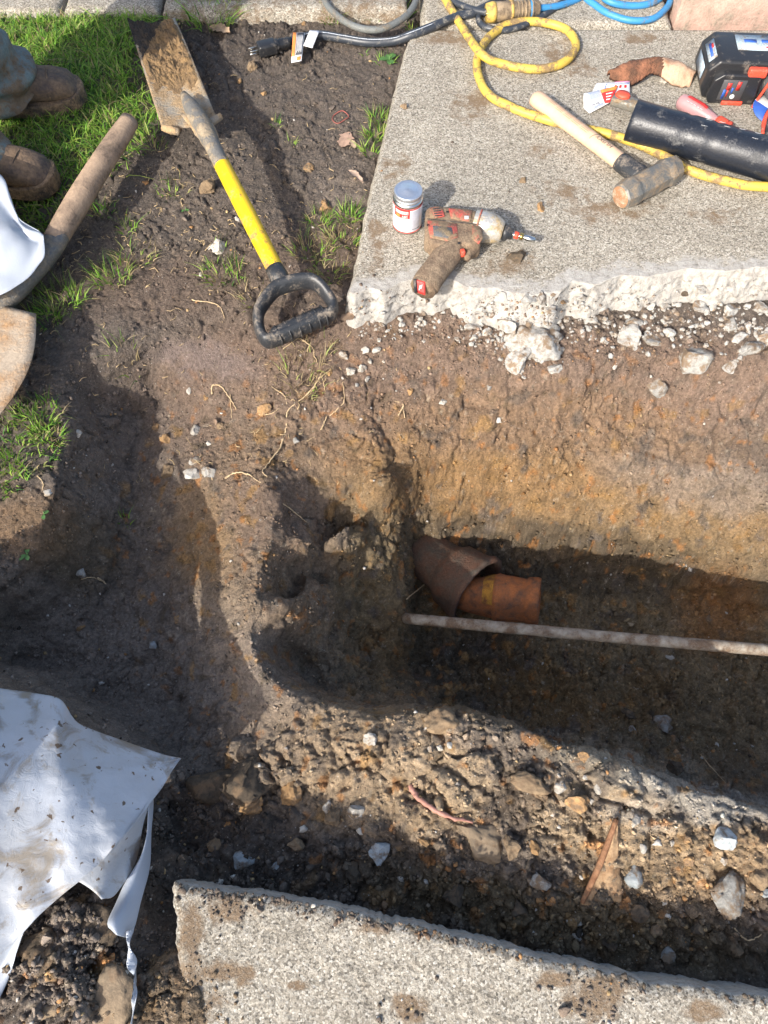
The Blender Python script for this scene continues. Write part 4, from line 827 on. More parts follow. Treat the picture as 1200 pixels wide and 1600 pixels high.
def leaf(px, py, L, Wd, rz, label, col, curl=.25, mat=None):
    P = hit(px, py) + np.array([0, 0, .006]); V = []; F = []; n, m = 12, 7; r_ = np.random.default_rng(int(px))
    for i in range(n + 1):
        t = i / n; w = Wd * (math.sin(math.pi * min(1, t ** .8)) ** .7 + .02) * (1 + .22 * r_.normal())
        for j in range(m + 1):
            u = j / m * 2 - 1; V.append((L * (t - .5), u * w / 2, curl * L * (.5 * (u * u) * .5 + .25 * math.sin(4 * t)) * (.6 + .4 * t)))
    for i in range(n):
        for j in range(m): a = i * (m + 1) + j; F.append((a, a + 1, a + m + 2, a + m + 1))
    V = np.array(V); k = len(V); V = np.vstack([V, V - [0, 0, .0006]]); F = F + [tuple(k + q for q in f[::-1]) for f in F]
    V, F = xf((V, F), frame(P, (math.cos(rz), math.sin(rz), .1)))
    single('dead_leaf', (V, F), mat or mat_plain('dead_leaf', col, .8, 0, .0006, 90, .35), label, 'leaf')
leaf(344, 50, .07, .035, -.5, 'dry tan leaf beside the tall grass tuft', (.36, .25, .16)); leaf(540, 225, .055, .032, 1.2, 'pinkish tan leaf flat on the bare soil', (.33, .22, .16), .1)
leaf(552, 230, .03, .014, 1.9, 'small tan leaf scrap beside the larger leaf', (.36, .26, .18), .1); leaf(556, 283, .06, .018, -.9, 'narrow dry leaf against the slab edge', (.30, .22, .17), .3); leaf(545, 500, .04, .02, .3, 'brown leaf scrap at the slab corner', (.22, .15, .1)); leaf(535, 62, .012, .008, .3, 'tiny tan scrap of leaf', (.4, .3, .2))

# ------------------------------------------------------------------ grass
def blades(P, L, lean, wid, col, seed, segs=3):
    """P (n,3) feet, L lengths, lean (n,2), colours (n,3)"""
    r = np.random.default_rng(seed); n = len(P); a = r.uniform(0, 6.28, n); side = np.stack([np.cos(a), np.sin(a), 0 * a], 1) * wid[:, None]
    V = np.zeros((n, segs * 2 + 1, 3)); Cc = np.zeros((n, segs * 2 + 1, 3))
    for k in range(segs + 1):
        t = k / segs; c_ = P + np.stack([lean[:, 0] * t ** 1.7, lean[:, 1] * t ** 1.7, np.ones(n) * t * (1 - .35 * t * np.minimum(1.6, np.linalg.norm(lean, axis=1)))], 1) * L[:, None]
        w = (1 - t ** 1.6)
        if k < segs: V[:, 2 * k] = c_ - side * w * .5; V[:, 2 * k + 1] = c_ + side * w * .5; Cc[:, 2 * k] = Cc[:, 2 * k + 1] = col
        else: V[:, 2 * k] = c_; Cc[:, 2 * k] = col
    T = []
    for k in range(segs - 1): T += [(2 * k, 2 * k + 1, 2 * k + 3), (2 * k, 2 * k + 3, 2 * k + 2)]
    T.append((2 * segs - 2, 2 * segs - 1, 2 * segs)); T = np.array(T); nv = segs * 2 + 1
    return V.reshape(-1, 3), (T[None] + (np.arange(n) * nv)[:, None, None]).reshape(-1, 3), Cc.reshape(-1, 3)
def inpoly(x, y, poly):
    r_ = np.zeros(len(x), bool); n = len(poly)
    for k in range(n):
        x1, y1 = poly[k]; x2, y2 = poly[(k + 1) % n]; c_ = ((y1 > y) != (y2 > y)) & (x < (x2 - x1) * (y - y1) / (y2 - y1 + 1e-9) + x1); r_ ^= c_
    return r_
G1 = np.array([.16, .35, .045]); G2 = np.array([.31, .50, .08]); G3 = np.array([.055, .15, .03]); G4 = np.array([.32, .36, .12]); G5 = np.array([.40, .32, .18])
def gcol(n, r, dry=.12):
    t = r.random((n, 1)); c_ = np.where(t < .45, G1 * (1 - t) + G2 * t, np.where(t < .8, G2, G3)) * r.uniform(.7, 1.25, (n, 1)); d = r.random(n) < dry; c_[d] = G5 * r.uniform(.6, 1.1, (d.sum(), 1)); e = r.random(n) < .15; c_[e] = G4; return c_
def lawn():
    r = np.random.default_rng(5); n = 60000; x = r.uniform(-1.75, -.3, n); y = r.uniform(1.2, float(at(200, 16)[1]), n); z = soil_z(x, y)
    px, py = proj(np.stack([x, y, z], 1)); jx = px + r.normal(0, 16, n); jy = py + r.normal(0, 10, n)
    k = inpoly(jx, jy, [(-600, 10), (255, 10), (262, 60), (205, 65), (215, 120), (245, 185), (200, 240), (130, 290), (100, 340), (70, 380), (-20, 400), (-600, 420)])
    thin = sstep(140, 330, py) * .55 + .45 * inb(px, py, 245, 110, 40, 60); k &= r.random(n) > thin
    x, y, z = x[k], y[k], z[k]; n = len(x); cl = fbm(np.stack([x, y, 0 * x], 1), 28, 2)
    L = r.uniform(.016, .042, n) * (1 + .5 * cl); V, T, Cc = blades(np.stack([x, y, z - .003], 1), L, r.normal(0, .75, (n, 2)), r.uniform(.0026, .0055, n), gcol(n, r, .08) * (1 + .5 * cl[:, None]).clip(.6, 1.6), 6)
    me = fast_mesh('lawn', V, T, M['grass'], np.clip(Cc, .02, .5), False); o = bpy.data.objects.new('lawn', me); COL.objects.link(o); link_props(o, 'short bright green lawn at the top left around the boots', 'grass', None, 'stuff')
lawn()
def tuft(px, py, rad, n, L, label, seed, dry=.15, wid=.003, lean=.8, bias=(0, 0), name='grass_tuft', group=None, dens=None):
    r = np.random.default_rng(seed); P = hit(px, py, True); a = r.uniform(0, 6.28, n); d = rad * np.sqrt(r.random(n)); x = P[0] + d * np.cos(a); y = P[1] + d * np.sin(a) * .9; z = soil_z(x, y)
    ln = np.stack([np.cos(a), np.sin(a)], 1) * (d / rad)[:, None] * lean + r.normal(0, .35, (n, 2)) + np.array(bias)
    V, T, Cc = blades(np.stack([x, y, z - .003], 1), r.uniform(.45, 1.1, n) * L, ln, r.uniform(.7, 1.3, n) * wid, gcol(n, r, dry), seed)
    b = np.array([P[0], P[1], P[2]]); me = fast_mesh(name, V - b, T, M['grass'], np.clip(Cc, .02, .5), False); o = bpy.data.objects.new(name, me); COL.objects.link(o); o.location = Vector(b); o_loc[o.name] = Vector(b)
    link_props(o, label, 'grass', group)
for i_, a_ in enumerate([(330, 28, .07, 170, .085, 'tall green grass tuft at the kerb between shovel tip and plug', .1, .0035), (385, 22, .04, 30, .06, 'sparse long blades against the dark kerb', .3), (520, 30, .035, 90, .05, 'yellow green tuft left of the grey hose bend', .3), (575, 18, .07, 190, .05, 'wide yellow green tuft behind the grey hose', .35), (627, 22, .03, 80, .05, 'green tuft between hose and slab corner', .2),
    (645, 48, .02, 40, .03, 'small tuft at the joint by the slab corner', .2), (601, 95, .025, 26, .03, 'little weedy tuft near the slab below the cable', .05), (570, 85, .012, 10, .02, 'single thin sprout on the bare soil near the cable', .1), (594, 185, .03, 70, .04, 'green tuft leaning on the slab edge', .2), (585, 215, .028, 90, .045, 'long bladed tuft lower on the slab edge', .25), (577, 240, .02, 45, .04, 'lowest green tuft in the slab side gap', .2),
    (545, 335, .03, 110, .04, 'bright green tuft just left of the slab near its corner', .2), (500, 345, .035, 90, .035, 'spiky tuft right of the shaft shadow', .35), (535, 375, .045, 150, .03, 'strawy mixed tuft by the slab corner', .6), (490, 395, .05, 150, .035, 'thin dry tuft above the shovel grip', .55), (515, 425, .045, 130, .03, 'withered tuft next to the shovel grip', .75), (455, 225, .012, 12, .025, 'tiny green sprout in the open soil', .1),
    (432, 198, .014, 14, .03, 'small sprout left in the open soil', .1), (175, 432, .05, 110, .05, 'green tuft on the soil above the dug rim', .2), (200, 360, .02, 30, .045, 'light green sprout right of the wooden handle', .1), (160, 330, .03, 50, .04, 'spiky tuft beside the wooden handle', .25), (350, 425, .05, 110, .045, 'yellowish tuft under the yellow shaft', .4), (345, 385, .02, 16, .03, 'sparse sprig beside the white stone', .3),
    (95, 470, .055, 170, .045, 'dark green tuft right of the tan spade blade', .2), (70, 500, .04, 110, .045, 'dark tuft against the spade blade', .2), (235, 230, .04, 60, .035, 'broken tuft below the shovel step', .5), (270, 300, .04, 50, .03, 'sparse strawy tuft on the soil by the shaft', .6), (215, 400, .045, 60, .035, 'dry flattened tuft above the rim', .85), (400, 470, .05, 50, .03, 'dry stems near the shovel grip', .9),
    (190, 812, .018, 14, .04, 'few long blades fallen in the left cut', .05), (470, 595, .055, 90, .05, 'clump of dry tan grass roots on the slope below the grip', .97), (200, 560, .03, 22, .05, 'long blades hanging over the dug rim', .5), (1020, 36, .012, 40, .022, 'small green tuft in the joint beside the pink step', .05), (700, 55, .012, 20, .015, 'tiny tuft in the crack of the slab', .1), (490, 555, .05, 45, .045, 'dry stalks below the shovel grip', .95)]):
    tuft(a_[0], a_[1], a_[2], a_[3], a_[4], a_[5], 300 + i_, a_[6], *(a_[7:8] or (.003,)))
for k_, (x_, y_, rd, n_, lb) in enumerate([(25, 690, .09, 420, 'patch of fresh grass on the left bank below the spade'), (75, 680, .035, 110, 'weedy green tuft at the edge of the left bank'), (5, 745, .06, 200, 'yellow green patch of grass at the left photo edge'), (60, 650, .05, 150, 'strawy grass on the top of the left bank'), (-120, 700, .14, 600, 'wide grass patch on the left bank outside the others')]):
    tuft(x_, y_, rd, n_, .028, lb, 400 + k_, .2, .004, .9, name='grass_patch')
def weed(px, py, n, s, label, seed, col=(.12, .27, .05)):
    P = hit(px, py, True); r_ = np.random.default_rng(seed); parts_ = []
    t = thing('weed', label, 'weed', P)
    m = M.setdefault('weed', mat_plain('weed_leaf', (.07, .16, .04), .5, 0, .0004, 70, .3))
    part('stem', tube([P - [0, 0, .004], P + [.002, .003, s * .7]], .0012, 5), m, t)
    for k in range(n):
        a = r_.uniform(0, 6.28); L = s * r_.uniform(.7, 1.2); V = []; F = []
        for i in range(7):
            q = i / 6; w = L * .30 * (math.sin(math.pi * q ** 1.3) ** .8 + .05); z_ = s * .3 + L * (.5 * q - .45 * q * q)
            V += [(L * q, -w, z_ + .1 * w), (L * q, 0, z_ - .15 * w), (L * q, w, z_ + .1 * w)]
        for i in range(6): F += [(3 * i, 3 * i + 1, 3 * i + 4, 3 * i + 3), (3 * i + 1, 3 * i + 2, 3 * i + 5, 3 * i + 4)]
        part('leaf', xf((V, F), frame(P, (math.cos(a), math.sin(a), 0))), m, t)
weed(608, 98, 6, .024, 'small round leaved weed on the soil near the slab edge', 1); weed(48, 872, 3, .018, 'two leaved seedling hanging from the left bank', 2); weed(72, 808, 3, .013, 'seedling with a trailing stem on the left bank edge', 3); weed(290, 330, 3, .012, 'tiny seedling by the yellow shaft', 4)
# dry straw bits scattered on top
def straw():
    r = np.random.default_rng(77); parts_ = []; n = 1300; px = r.uniform(40, 640, n); py = r.uniform(120, 760, n); keep = r.random(n) < np.maximum.reduce([inb(px, py, 480, 400, 110, 80), inb(px, py, 170, 400, 130, 70), inb(px, py, 250, 320, 130, 100), inb(px, py, 470, 590, 80, 50), .25 * inb(px, py, 400, 650, 200, 100), .2 + 0 * px])
    for x, y in zip(px[keep], py[keep]):
        if y < 470 and x > 640 - y * .22: continue
        P = hit(x, y, True); a = r.uniform(0, 6.28); L = r.uniform(.006, .024); d = np.array([math.cos(a), math.sin(a), r.uniform(-.1, .35)]) * L; b = np.array([-d[1], d[0], .2 * L]) * r.uniform(-.4, .4)
        parts_.append(tube([P + [0, 0, .002], P + d * .5 + b + [0, 0, .003], P + d + [0, 0, .002]], r.uniform(.0005, .0011), 4))
    V, F = cat_(*parts_); single('straw', (V, F), M['straw'], 'bits of dry straw strewn over the soil around the shovel', 'straw', None, True, 'stuff')
straw()
# ------------------------------------------------------------------ materials of the tools
MUD = (.20, .135, .08)
M['steel_mud'] = mat_dirty('muddy_steel', (.40, .35, .28), (.36, .25, .14), .55, 22, .5, .35, .1, spec=.4, dbump=.002)
M['socket'] = mat_dirty('muddy_grey_socket', (.17, .165, .155), (.27, .22, .155), .5, 26, .6, .2, .06, dbump=.001)
M['yellow'] = mat_dirty('yellow_fibreglass', (.80, .52, .012), (.38, .22, .07), .34, 24, .38, 0, .05, var=.06, spec=.5, dbump=.0005)
M['yhose'] = mat_dirty('yellow_hose', (.60, .42, .07), (.25, .17, .08), .42, 34, .5, 0, .05, var=.08, dbump=.0003)
M['black_pl'] = mat_dirty('scuffed_black_plastic', (.028, .031, .036), (.24, .20, .16), .22, 30, .42, 0, .1, spec=.5, dbump=.0004)
M['black_cl'] = mat_dirty('black_plastic', (.022, .023, .026), (.16, .14, .12), .15, 40, .35, 0, .08, spec=.5, dbump=.0002)
M['wrap'] = mat_dirty('black_pipe_wrap', (.014, .018, .028), (.12, .12, .12), .10, 30, .36, 0, .10, var=.4, spec=.5, dbump=.0006)
M['cable'] = mat_dirty('black_cable', (.035, .042, .055), (.2, .19, .17), .22, 60, .4, 0, .06, dbump=.0002)
M['greyhose'] = mat_dirty('grey_cord', (.16, .17, .165), (.2, .17, .13), .3, 40, .55, 0, .08)
M['bluecord'] = mat_dirty('blue_cord', (.045, .24, .50), (.2, .17, .13), .18, 40, .4, 0, .06, var=.1)
M['wood_new'] = mat_plain('pale_hickory', (.62, .42, .28), .55, 0, .0002, 40, .10)
M['wood_old'] = mat_dirty('weathered_wood', (.42, .30, .205), (.18, .13, .095), .38, 18, .8, 0, .12, dbump=.0008)
M['iron'] = mat_dirty('rusty_hammer_steel', (.17, .17, .16), (.26, .19, .12), .42, 34, .5, .4, .12, dbump=.0006)
M['rustface'] = mat_dirty('rusty_face', (.36, .19, .10), (.5, .4, .3), .3, 60, .7, .1, .1)
M['tin'] = mat_plain('tin', (.62, .62, .60), .25, 1.0, 0, 30, .05)
M['label_white'] = mat_plain('white_label', (.74, .74, .76), .45, 0, 0, 40, .04)
M['red'] = mat_dirty('red_print', (.62, .04, .035), (.3, .2, .15), .12, 30, .45)
M['redorange'] = mat_dirty('red_orange_plastic', (.72, .085, .045), (.3, .2, .15), .2, 40, .45, 0, .06)
M['toolred'] = mat_dirty('faded_red_shell', (.52, .10, .075), (.24, .17, .105), .52, 30, .55, 0, .08, dbump=.0012)
M['toolmud'] = mat_dirty('mud_caked_shell', (.16, .105, .07), (.26, .19, .125), .6, 40, .85, 0, .15, dbump=.0022)
M['nose'] = mat_dirty('scuffed_alloy', (.52, .51, .48), (.33, .25, .14), .42, 26, .4, .5, .08, dbump=.0008)
M['dark_print'] = mat_plain('dark_print', (.05, .05, .06), .6)
M['blue_print'] = mat_plain('blue_print', (.03, .10, .42), .5)
M['white_print'] = mat_plain('white_print', (.72, .72, .72), .5)
M['orange_print'] = mat_plain('orange_print', (.75, .25, .06), .5)
M['brass'] = mat_plain('brass', (.6, .42, .14), .3, 1.0)
M['rust'] = mat_dirty('rusted_iron', (.46, .16, .05), (.13, .07, .045), .46, 34, .85, .1, .15, var=.4, dbump=.0016)
M['rust_dk'] = mat_dirty('rusted_iron_dark', (.17, .075, .042), (.09, .075, .058), .55, 30, .88, .1, .2, var=.45, dbump=.002)
M['galv'] = mat_dirty('old_galvanised_rod', (.44, .40, .33), (.17, .115, .075), .55, 34, .7, .15, .14, var=.25, dbump=.0012)
M['bark'] = mat_dirty('bark', (.28, .12, .065), (.10, .05, .03), .5, 30, .85, 0, .1, var=.4, dbump=.002)
M['bark_in'] = mat_dirty('inner_bark', (.55, .37, .25), (.3, .16, .09), .3, 26, .75, 0, .1, dbump=.0008)
M['leather'] = mat_dirty('muddy_boot_leather', (.085, .062, .052), (.20, .135, .085), .48, 16, .7, 0, .12, dbump=.0012)
M['jeans'] = mat_dirty('muddy_work_trousers', (.17, .225, .23), (.16, .115, .075), .5, 15, .9, 0, .08, var=.35, dbump=.0008)
M['solem'] = mat_dirty('muddy_sole', (.06, .05, .045), (.24, .165, .10), .6, 26, .85, 0, .1, dbump=.0025)
M['skin'] = mat_plain('skin', (.45, .28, .20), .5); M['shirt'] = mat_plain('work_shirt', (.10, .12, .14), .9, 0, .001, 30, .2); M['hair'] = mat_plain('hair', (.04, .03, .02), .7)

def quad_sheet(c4, n=18, m=14, th=.0024, dish=0.0, fn=None):
    """c4: four world corners (u0v0, u1v0, u1v1, u0v1)"""
    A, B, Cq, D = [np.asarray(q, float) for q in c4]; nrm_ = np.cross(B - A, D - A); nrm_ /= np.linalg.norm(nrm_)
    if nrm_[2] < 0: nrm_ = -nrm_
    V = []
    for i in range(n + 1):
        for j in range(m + 1):
            v, u = i / n, j / m; p = (A * (1 - u) + B * u) * (1 - v) + (D * (1 - u) + Cq * u) * v
            p = p + nrm_ * (dish * (4 * (u - .5) ** 2 - 1) + (fn(u, v) if fn else 0)); V.append(p)
    V = np.array(V); k = len(V); V = np.vstack([V, V - nrm_ * th]); F = []
    for i in range(n):
        for j in range(m):
            a = i * (m + 1) + j; q = (a, a + 1, a + m + 2, a + m + 1); F += [q, tuple(k + x for x in q[::-1])]
    bd = [j for j in range(m + 1)] + [i * (m + 1) + m for i in range(1, n + 1)] + [n * (m + 1) + j for j in range(m - 1, -1, -1)] + [i * (m + 1) for i in range(n - 1, 0, -1)]
    for a, b in zip(bd, bd[1:] + bd[:1]): F.append((a, k + a, k + b, b))
    return V, F
def a3(l): return [at(*q) for q in l]

# ------------------------------------------------------------------ shovel with the yellow shaft
def shovel():
    TL, TR, BR, BL = a3([(200, 34, .03), (273, 27, .03), (338, 181, .065), (252, 197, .055)])
    t = thing('shovel', 'shovel with yellow shaft, black D grip and muddy square blade lying across the soil', 'shovel', at(330, 230, -.04))
    part('blade', quad_sheet([TL, TR, BR, BL], 26, 18, .0025, .010, lambda u, v: .004 * math.sin(5 * v)), M['steel_mud'], t)
    dV, dF = quad_sheet([TL, TR, BR, BL], 120, 80, .001, .010, lambda u, v: .004 * math.sin(5 * v) - .0010)
    # crust of earth on the outer half of the blade
    nn = (121 * 81); base = dV[:nn].copy(); uu = np.tile(np.linspace(0, 1, 81), 121); vv = np.repeat(np.linspace(0, 1, 121), 81)
    h = fbm(base, 40, 4, 3.); w1, w1b, _ = worley(base * 80); m_ = sstep(.0, .16, uu) * sstep(0, .12, 1 - uu) * sstep(.78, .50, vv + .25 * h) * sstep(-.03, .05, vv)
    m_ = np.maximum(m_ * (.35 + .65 * sstep(-.25, .2, h)), sstep(.24, .1, vv + .15 * (uu - .3)) * sstep(.55, .3, uu + .2 * h)); w3, w3b, c3 = worley(base * 190); h3 = fbm(base, 150, 3, 8.); z = .0125 * m_ * (.35 + .5 * (1 - w1) + .5 * h + .5 * _rp[c3, 0] * np.clip((w3b - w3) * 3, 0, 1) + .35 * h3); dV[:nn, 2] += z
    dV[:nn, 2] -= .003 * (m_ < .08); F2 = [f for f in dF if max(f) < nn and max(m_[list(f)]) > .06]
    dark = np.array([uu[list(f)].mean() * .6 + vv[list(f)].mean() < .42 for f in F2])
    M['dirtcake'] = mat_dirty('earth_on_blade', (.30, .19, .085), (.20, .13, .07), .5, 40, .95, 0, .2, var=.4, dbump=.003); M['dirtdark'] = mat_dirty('dark_earth_on_blade', (.085, .062, .045), (.05, .04, .03), .5, 40, .95, 0, .2, var=.4, dbump=.003)
    part('dirt_crust', (dV, F2), [M['dirtcake'], M['dirtdark']], t, label='crumbly brown earth stuck on the upper half of the blade', matid=dark.astype(np.int32))
    for P, Q, r0 in ((BL, at(280, 204, .055), .010), (at(318, 196, .06), BR + np.array([.012, .006, 0]), .010)):
        d = (Q - P); d /= np.linalg.norm(d); L = np.linalg.norm(Q - P); pr = [(0, .001), (.002, r0 * .7), (L * .5, r0), (L - .002, r0 * .8), (L, .001)]
        V, F = lathe(pr, 14); V += .0012 * fbm(V, 120, 2)[:, None]; part('step', xf((V, F), frame(P - [0, 0, .004], d)), M['steel_mud'], t)
    S0, S1, S2 = at(287, 148, .068), at(318, 200, .078), at(347, 258, .066)
    G = a3([(434, 428, .018)])[0]
    part('socket', tube(spline([S0, S1, S2], 8), [.009, .020, .0225, .021, .0185, .018], 20), M['socket'], t)
    part('frog', tube(spline([at(284, 178, .058), S1 - [0, 0, .004], at(330, 225, .066)], 6), [.004, .026, .020], 16, ell=.6), M['steel_mud'], t)
    part('shaft', tube(spline([at(343, 250, .066), at(388, 338, .045), G], 10), [.0185, .0195, .0195, .0185], 24), M['yellow'], t)
    c0, c1 = at(428, 418, .022), at(446, 452, .006)
    part('collar', tube([c0, (c0 * .6 + c1 * .4), c1], [.0195, .0215, .020], 20), M['black_pl'], t)
    arms = spline(a3([(444, 446, .012), (430, 452, .010), (414, 470, .002), (404, 490, -.008), (405, 512, -.022), (412, 528, -.030), (424, 532, -.030), (470, 513, -.026), (510, 494, -.022), (519, 487, -.018), (519, 474, -.012), (506, 454, .002), (494, 443, .010), (482, 439, .013), (460, 441, .014)]), 5, True)
    part('grip_frame', tube(arms, .0120, 16, False, True, 1.9), M['black_pl'], t)
    b0, b1 = at(424, 529, -.030), at(512, 490, -.024); ax = b1 - b0
    gb = part('grip_bar', tube([b0 + ax * k for k in (0, .08, .3, .7, .92, 1)], [.013, .0195, .0205, .0205, .0195, .013], 18, ell=1.15), M['black_pl'], t)
    for k in (.12, .29, .46, .63, .80, .93):
        c_ = b0 + ax * k; d = ax / np.linalg.norm(ax); part('rib', xf(lathe([(-.0016, .001), (-.0014, .0236), (.0014, .0236), (.0016, .001)], 20), frame(c_, d)), M['black_pl'], gb)
    return t
shovel()

# ------------------------------------------------------------------ old spade with the wooden handle
def spade():
    t = thing('spade', 'old spade with weathered wooden handle, tan blade sticking in from the left edge', 'spade', at(90, 400, -.03))
    H0, H1 = at(202, 190, .045), at(84, 378, .035)
    V, F = tube(spline([H0, (H0 + H1) / 2 + [0, 0, .004], H1], 14), [.022, .0245, .0255, .026, .0265, .027, .026, .024], 26); part('handle', (V, F), M['wood_old'], t)
    V, F = lathe([(0, .001), (.003, .012), (.002, .022)], 20); part('handle_end', xf((V, F), frame(H0, (H0 - H1))), M['wood_old'], t)
    S1, S2 = at(38, 430, .03), at(-40, 488, .015)
    M['steel_dk'] = mat_dirty('dull_grey_steel', (.17, .17, .165), (.28, .22, .15), .38, 20, .5, .4, .12)
    part('socket', tube(spline([at(90, 368, .036), at(78, 387, .035), S1, at(0, 466, .022), S2], 8), [.0262, .027, .031, .034, .034, .02], 24, ell=.8), M['steel_dk'], t)
    M['blade_tan'] = mat_dirty('clay_coated_blade', (.38, .31, .235), (.34, .21, .11), .35, 16, .8, 0, .12, dbump=.0012)
    cs = a3([(-170, 425, .02), (56, 490, .035), (-4, 652, .035), (-190, 610, .02)])
    def fn(u, v): return 0
    V, F = quad_sheet(cs, 22, 16, .0022, .006)
    # rounded outer corner
    n1 = 23 * 17
    for k in range(len(V)):
        j = (k % n1) % 17; i = (k % n1) // 17; v, u = i / 22, j / 16
        V[k] += (cs[2] - cs[3]) * .10 * math.sin(math.pi * min(1, v)) * u ** 3 * (1 if v < 1 else 1)
    part('blade', (V, F), M['blade_tan'], t)
spade()

# ------------------------------------------------------------------ white sheets
M['plastic'] = None
def mat_sheet():
    m, nt, bs = nodemat('white_plastic_sheet'); co = coords(nt, 'World')
    d = noise(nt, co, 15, 8, .74, .7); d2 = noise(nt, co, 7, 4, .6)
    f = ramp(nt, d, [(.52, g3(0)), (.63, g3(.8))]).outputs[0]; f2 = ramp(nt, d2, [(.42, g3(0)), (.72, g3(.42))]).outputs[0]
    sm = noise(nt, co, 75, 3, .5, .3); f3 = ramp(nt, sm, [(.66, g3(0)), (.69, g3(.95))]).outputs[0]
    big_ = noise(nt, co, 15, 3, .5, .6); f4 = ramp(nt, big_, [(.55, g3(0)), (.61, g3(.5))]).outputs[0]
    c = mixc(nt, f2, (.62, .66, .72), (.42, .40, .36)); c = mixc(nt, f4, c, (.33, .35, .40)); c = mixc(nt, f, c, (.36, .30, .22)); c = mixc(nt, f3, c, (.16, .11, .07))
    nt.links.new(c, bs.inputs['Base Color']); bs.inputs['Roughness'].default_value = .34; bs.inputs['Specular IOR Level'].default_value = .5
    w = noise(nt, co, 42, 6, .68, 1.6); bump(nt, bs, w, .0018, .7)
    tr = N(nt, 'ShaderNodeBsdfTranslucent'); nt.links.new(c, tr.inputs[0]); mx = N(nt, 'ShaderNodeMixShader', i_0=.3)
    nt.links.new(bs.outputs[0], mx.inputs[1]); nt.links.new(tr.outputs[0], mx.inputs[2]); nt.links.new(mx.outputs[0], nt.nodes['Material Output'].inputs[0]); return m
M['plastic'] = mat_sheet()
m_, nt_, bs_ = nodemat('clean_white_plastic'); bs_.inputs['Base Color'].default_value = (.40, .44, .50, 1); bs_.inputs['Roughness'].default_value = .4  # white plastic toned blue-grey, standing in for blue shade
bump(nt_, bs_, noise(nt_, coords(nt_, 'World'), 40, 4, .6, 1.), .001, .6); M['plastic_clean'] = m_
def ruled(A, B, n, m, fn=None, th=.0009):
    A = spline(A, 1 + n // max(1, len(A) - 1)); B = spline(B, 1 + n // max(1, len(B) - 1))
    def rs(Q, k):
        L = np.r_[0, np.cumsum(np.linalg.norm(np.diff(Q, axis=0), axis=1))]; L /= L[-1]; return np.stack([np.interp(np.linspace(0, 1, k), L, Q[:, i]) for i in range(3)], 1)
    A, B = rs(A, n + 1), rs(B, n + 1); V = []
    for i in range(n + 1):
        for j in range(m + 1):
            v = j / m; p = A[i] * (1 - v) + B[i] * v; u = i / n
            V.append(p + (fn(u, v, p) if fn else 0))
    V = np.array(V); k = len(V); V = np.vstack([V, V - [0, 0, th]]); F = []
    for i in range(n):
        for j in range(m):
            a = i * (m + 1) + j; q = (a, a + 1, a + m + 2, a + m + 1); F += [q, tuple(k + x for x in q[::-1])]
    bd = [j for j in range(m + 1)] + [i * (m + 1) + m for i in range(1, n + 1)] + [n * (m + 1) + j for j in range(m - 1, -1, -1)] + [i * (m + 1) for i in range(n - 1, 0, -1)]
    for a, b in zip(bd, bd[1:] + bd[:1]): F.append((a, k + a, k + b, b))
    return V, F
